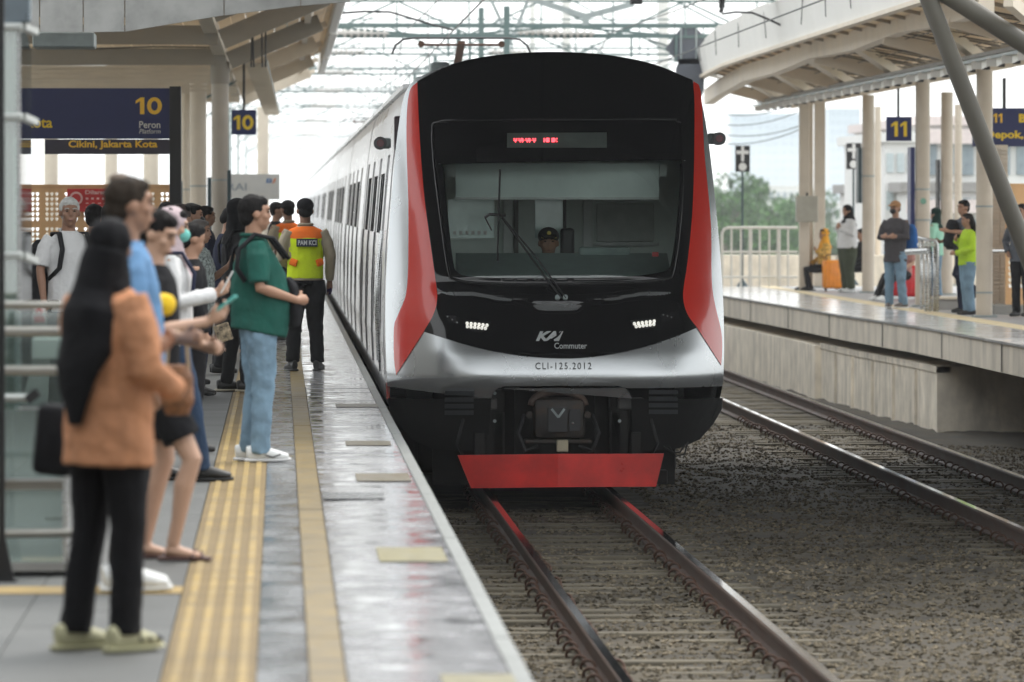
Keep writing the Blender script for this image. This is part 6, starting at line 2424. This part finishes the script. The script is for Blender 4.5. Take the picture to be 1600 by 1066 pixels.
for q in (-1, 1):
    loc = Vector((0, -.235, -1.04))
    pts = [Vector((q * .1, .19, 1.3)), Vector((q * .115, .09, 1.43)), Vector((q * .12, -.03, 1.455)), Vector((q * .145, -.135, 1.36)), Vector((q * .17, -.15, 1.24)), Vector((q * .195, -.1, 1.16))]
    MB().tube([v + loc for v in pts], [(.028, .014)] * 6, 8).build('strap', C_black, tb, smooth=True)
# ---- guards
def guard(label, px, py, rz, Y=None, patch=True, **k):
    p = person(label, px, py, rz, 1.69, Y=Y, group='station guards in high visibility vests', build=1.05, near=patch, face=not patch, skin=SK2, **k)
    wear_pants(p, C_black, .12, 1.08, .03)
    wear_shirt(p, C_beige, 'long', .9, 1.0, .015, name='uniform_shirt', collar=C_beige)
    v = MB()
    up = p['up']
    rg = [(0, 0, .92, .185, .145), (0, 0, 1.05, .18, .14), (0, 0, 1.2, .185, .14), (0, 0, 1.325, .19, .138)]
    v.tube([up(x, y, z) for x, y, z, _, _ in rg], [(rx, ry) for *_, rx, ry in rg], 18)
    organic(v, 'vest', C_vest, p['root'], p['vox'], .012, .1)
    v = MB()
    rg = [(0, 0, 1.32, .192, .14), (0, -.004, 1.36, .192, .128), (0, -.012, 1.4, .165, .105), (0, -.012, 1.44, .08, .075)]
    v.tube([up(x, y, z) for x, y, z, _, _ in rg], [(rx, ry) for *_, rx, ry in rg], 18)
    organic(v, 'vest_yoke', C_vesto, p['root'], p['vox'], .01, .1)
    for q in (-1, 1):
        o = MB().tube([up(q * .1, -.128, 1.07), up(q * .16, -.095, 1.09)], [(.035, .018)] * 2, 8).build('vest_patch', C_vesto, p['root'])
    if patch:
        n = MB().box(-.105, .105, -.158, -.138, 1.235, 1.315, .004).build('name_patch', mat('patch_navy', (.012, .02, .045), .7), p['root'])
        vs, fs = text2d('PAM KCI', 1, .035)
        W = max(v_[0] for v_ in vs) - min(v_[0] for v_ in vs)
        Hh = max(v_[1] for v_ in vs) - min(v_[1] for v_ in vs)
        MB().add([(x * .185 / W, -.1595, 1.275 + y * .05 / Hh) for x, y in vs], fs).build('lettering', mat('patch_silver', (.6, .62, .62), .4), n, fix=False)
    wear_shoes(p, S_black, S_black, 'boot')
    return p


p = guard('guard in an orange and lime vest standing alone with his back turned by the train', 477, 580, 0.12, feet=((.12, .0, 0, -.35), (-.13, .02, 0, .2)), arms=('down', 'belly'), hair='cap')
wear_cap(p, C_black, False)
for q in (1,):
    wr = p['HN'][q]
    g = MB().ball(wr, (.03, .04, .06), 10).ball(wr + V3(0, .02, .04), .03, 8)
    organic(g, 'glove', cloth('cloth_glove', (.03, .015, .07)), p['root'], .008)
p = guard('second guard in a cap and orange vest mostly hidden behind the first guard', 450, 560, 0.4, Y=78, patch=False, hair='cap')
wear_cap(p, C_black, True)
# ---- old man
p = person('old man with white hair and a white polo shirt looking towards the camera', 108, 640, math.pi + .5, 1.68, Y=50.5, build=1.0, arms=('down', 'down'), near=True, hair='shortm', hairm=HAIRG, skin=SK2, head_yaw=-.35, skirt=False)
wear_pants(p, C_black2)
wear_shirt(p, C_white, 'short', .8, 1.05, .02, collar=C_white)
wear_shoes(p, S_black)
backpack(p, 'large black backpack on the back of the old man in white', C_black2, z=1.12, sc=1.15, side=.1)
p = person('man with a teal mask peering out just behind the old man', 148, 640, RT + 1.2, 1.63, Y=54, arms=('down', 'down'))
wear_pants(p, C_black)
wear_shirt(p, C_mint, 'long', .85)
wear_mask(p, C_teal)
p = person('dark haired passenger hidden between the old man and the balding man', 178, 640, RT, 1.64, Y=48, arms=('down', 'down'))
wear_pants(p, C_black)
wear_shirt(p, C_black, 'long', .85)
p = person('dark haired passenger in the back of the crowd under the black sign post', 262, 640, RT - .3, 1.66, Y=66, arms=('down', 'down'))
wear_pants(p, C_black)
wear_shirt(p, C_grey2, 'long', .85)
p = person('tall passenger in black between hooded woman and the tan column', 322, 640, RT + .2, 1.62, Y=70, arms=('down', 'down'))
wear_pants(p, C_black)
wear_shirt(p, C_navy, 'long', .85)
p = person('far passenger in dark clothes right of the green shirt man behind the guards', 432, 600, RT, 1.68, Y=88, arms=('down', 'down'))
wear_pants(p, C_black)
wear_shirt(p, C_black, 'long', .85)

# ---- driver in the cab
p = person('train driver in a peaked cap sitting behind the windscreen', 857, 640, math.pi, 1.95, Y=TY + 1.9, group='train crew', build=1.0, arms=('lap', 'lap'), skin=SK1, seat=.35, hair='cap', z0=-.09 + .03)
p['root'].location.z = P(857, 343, TY + 1.9).z - (1.7 - .42) * 1.95 / 1.7
wear_shirt(p, C_white, 'long', .9)
wear_pants(p, C_black)
wear_cap(p, C_black, True)
q = p['hd'](0, .088, .075)
MB().tube([p['hd'](-.06, .075, .04), p['hd'](0, .094, .038), p['hd'](.06, .075, .04)], .006, 6).build('cap_band', mat('gold_band', (.5, .38, .1), .3, .5), p['root'])
MB().ball(q, (.018, .006, .018), 8).build('cap_badge', mat('gold_band', (.5, .38, .1), .3, .5), p['root'])

# ---- platform 11
G11 = 'passengers waiting on platform 11'
p = person('woman in a white top and olive trousers with long black hair down her back', 1324, 457, math.pi * .62, 1.66, group=G11, build=1.2, arms=('chest', 'chest'), hair='long', head_yaw=.2)
wear_pants(p, C_olive, .1, 1.35, .03)
wear_shirt(p, C_white, 'long', .86, 1.2, .03)
wear_hijab(p, C_black, 1.05, .8, 1.35)
wear_shoes(p, S_white, S_white)
p = person('seated woman in a yellow batik top beside the orange suitcase', 1288, 455, math.pi * .55, 1.6, group=G11, Y=124, seat=.42, arms=('lap', 'chest'), feet=((.1, .0, 0), (-.1, -.08, 0)))
wear_pants(p, C_black)
wear_shirt(p, C_batik, 'long', .88, 1.1)
wear_hijab(p, mat('scarf_amber', (.75, .35, .03), .9), 1.3)
wear_shoes(p, S_black)


def suitcase(label, px, py, Y, m, w_=.4, h_=.6):
    g = P(px, py, Y)
    t = thing('suitcase', label, 'suitcase', (g.x, Y, 0), .2)
    MB().box(-w_ / 2, w_ / 2, -.13, .13, .05, .05 + h_, .05).build('shell', m, t, smooth=True, angle=50)
    for k in range(5):
        x = -w_ / 2 + w_ * (k + .5) / 5
        MB().box(x - .012, x + .012, -.14, -.125, .1, h_, .005).build('rib', m, t)
    for x in (-w_ / 2 + .05, w_ / 2 - .05):
        MB().tube([(x - .02, 0, .03), (x + .02, 0, .03)], .03, 10).build('wheel', M_black, t)
    MB().tube([(-.1, .08, .05 + h_), (-.1, .08, .15 + h_), (.1, .08, .15 + h_), (.1, .08, .05 + h_)], .012, 6).build('handle', M_dark, t)


suitcase('orange ribbed suitcase standing in front of the seated woman', 1301, 452, 123.6, mat('case_orange', (.8, .27, .02), .35), .38, .55)
suitcase('bright red suitcase behind the man in the tan cap', 1428, 470, 112, mat('case_red', (.6, .015, .02), .35), .42, .55)
suitcase('second red suitcase hidden behind the legs of the tan cap man', 1401, 470, 113, mat('case_red', (.6, .015, .02), .35), .3, .5)
p = person('dark dressed person seated behind the white topped woman', 1346, 455, math.pi * .6, 1.6, group=G11, Y=125, seat=.42, arms=('lap', 'lap'))
wear_pants(p, C_black)
wear_shirt(p, C_black, 'long', .88)
p = person('man in a tan cap and black mask with folded arms in a long charcoal shirt', 1399, 482, math.pi * .8, 1.71, group=G11, arms=('cross', 'cross'), hair='cap', feet=((.13, .0, 0, .3), (-.13, .0, 0, -.3)))
wear_pants(p, C_jean, .085, 1.1, .03)
wear_shirt(p, C_grey, 'long', .74, 1.12, .03, name='long_shirt')
wear_cap(p, mat('cap_tan', (.33, .17, .07), .8))
wear_mask(p, M_black)
wear_shoes(p, mat('shoe_taupe', (.12, .1, .09), .7), S_white)
backpack(p, 'blue backpack slung on the side of the man in the tan cap', cloth('cloth_pack_blue', (.03, .12, .35)), z=1.12, side=-.14, strap=False)
p = person('person seated low behind the tan cap man with a pale arm and a white shoe', 1412, 470, math.pi * .75, 1.6, group=G11, Y=111, seat=.42, arms=('chest', 'lap'), feet=((.1, .25, 0), (-.1, .3, 0)), skin=SK3)
wear_pants(p, C_black2)
wear_shirt(p, mat('cloth_rosy', (.4, .2, .17), .9), 'short', .88)
wear_shoes(p, S_white, S_white)
p = person('woman in a mint blouse and black headscarf beyond the steel barrier', 1462, 470, math.pi * .35, 1.6, group=G11, Y=112, arms=('belly', 'down'), face=False)
wear_pants(p, C_jean)
wear_shirt(p, C_mint, 'long', .82, 1.05)
wear_hijab(p, cloth('cloth_deep_green', (.01, .03, .025)), 1.3, .75)
p = person('short haired man in a grey jacket leaning on the column with one knee raised', 1506, 490, math.pi * .62, 1.72, group=G11, arms=('forward', 'reach'), head_yaw=.25, skin=SK1,
           feet=((.1, .0, 0), (-.1, -.18, .22)), knees=(None, (-.12, .2, .6)))
wear_pants(p, C_navy)
wear_shirt(p, C_grey2, 'short', .86, 1.08)
wear_shoes(p, S_black)
backpack(p, 'black bag held in front by the man in the grey jacket', C_black, front=True, z=1.2, strap=False)
p = person('person in a lime green jacket and pale jeans half hidden by the broad column', 1512, 493, math.pi * .55, 1.52, group=G11, arms=('chest', 'belly'), build=1.05, hair='long')
wear_pants(p, C_jean, .1, 1.2)
wear_shirt(p, C_lime, 'long', .84, 1.15, .03, name='jacket')
wear_shoes(p, S_black)
p = person('person in a grey hooded top with hand on hip at the wooden kiosk', 1596, 496, math.pi * .8, 1.66, group=G11, arms=('hip', 'hip'), build=1.0)
wear_pants(p, C_black)
wear_shirt(p, C_grey2, 'long', .84, 1.1)
wear_shoes(p, S_black)

# ---- bake the shaped meshes
dg = bpy.context.evaluated_depsgraph_get()
for o in BAKE:
    me = bpy.data.meshes.new_from_object(o.evaluated_get(dg))
    o.modifiers.clear()
    o.data = me
    me.polygons.foreach_set('use_smooth', [True] * len(me.polygons))
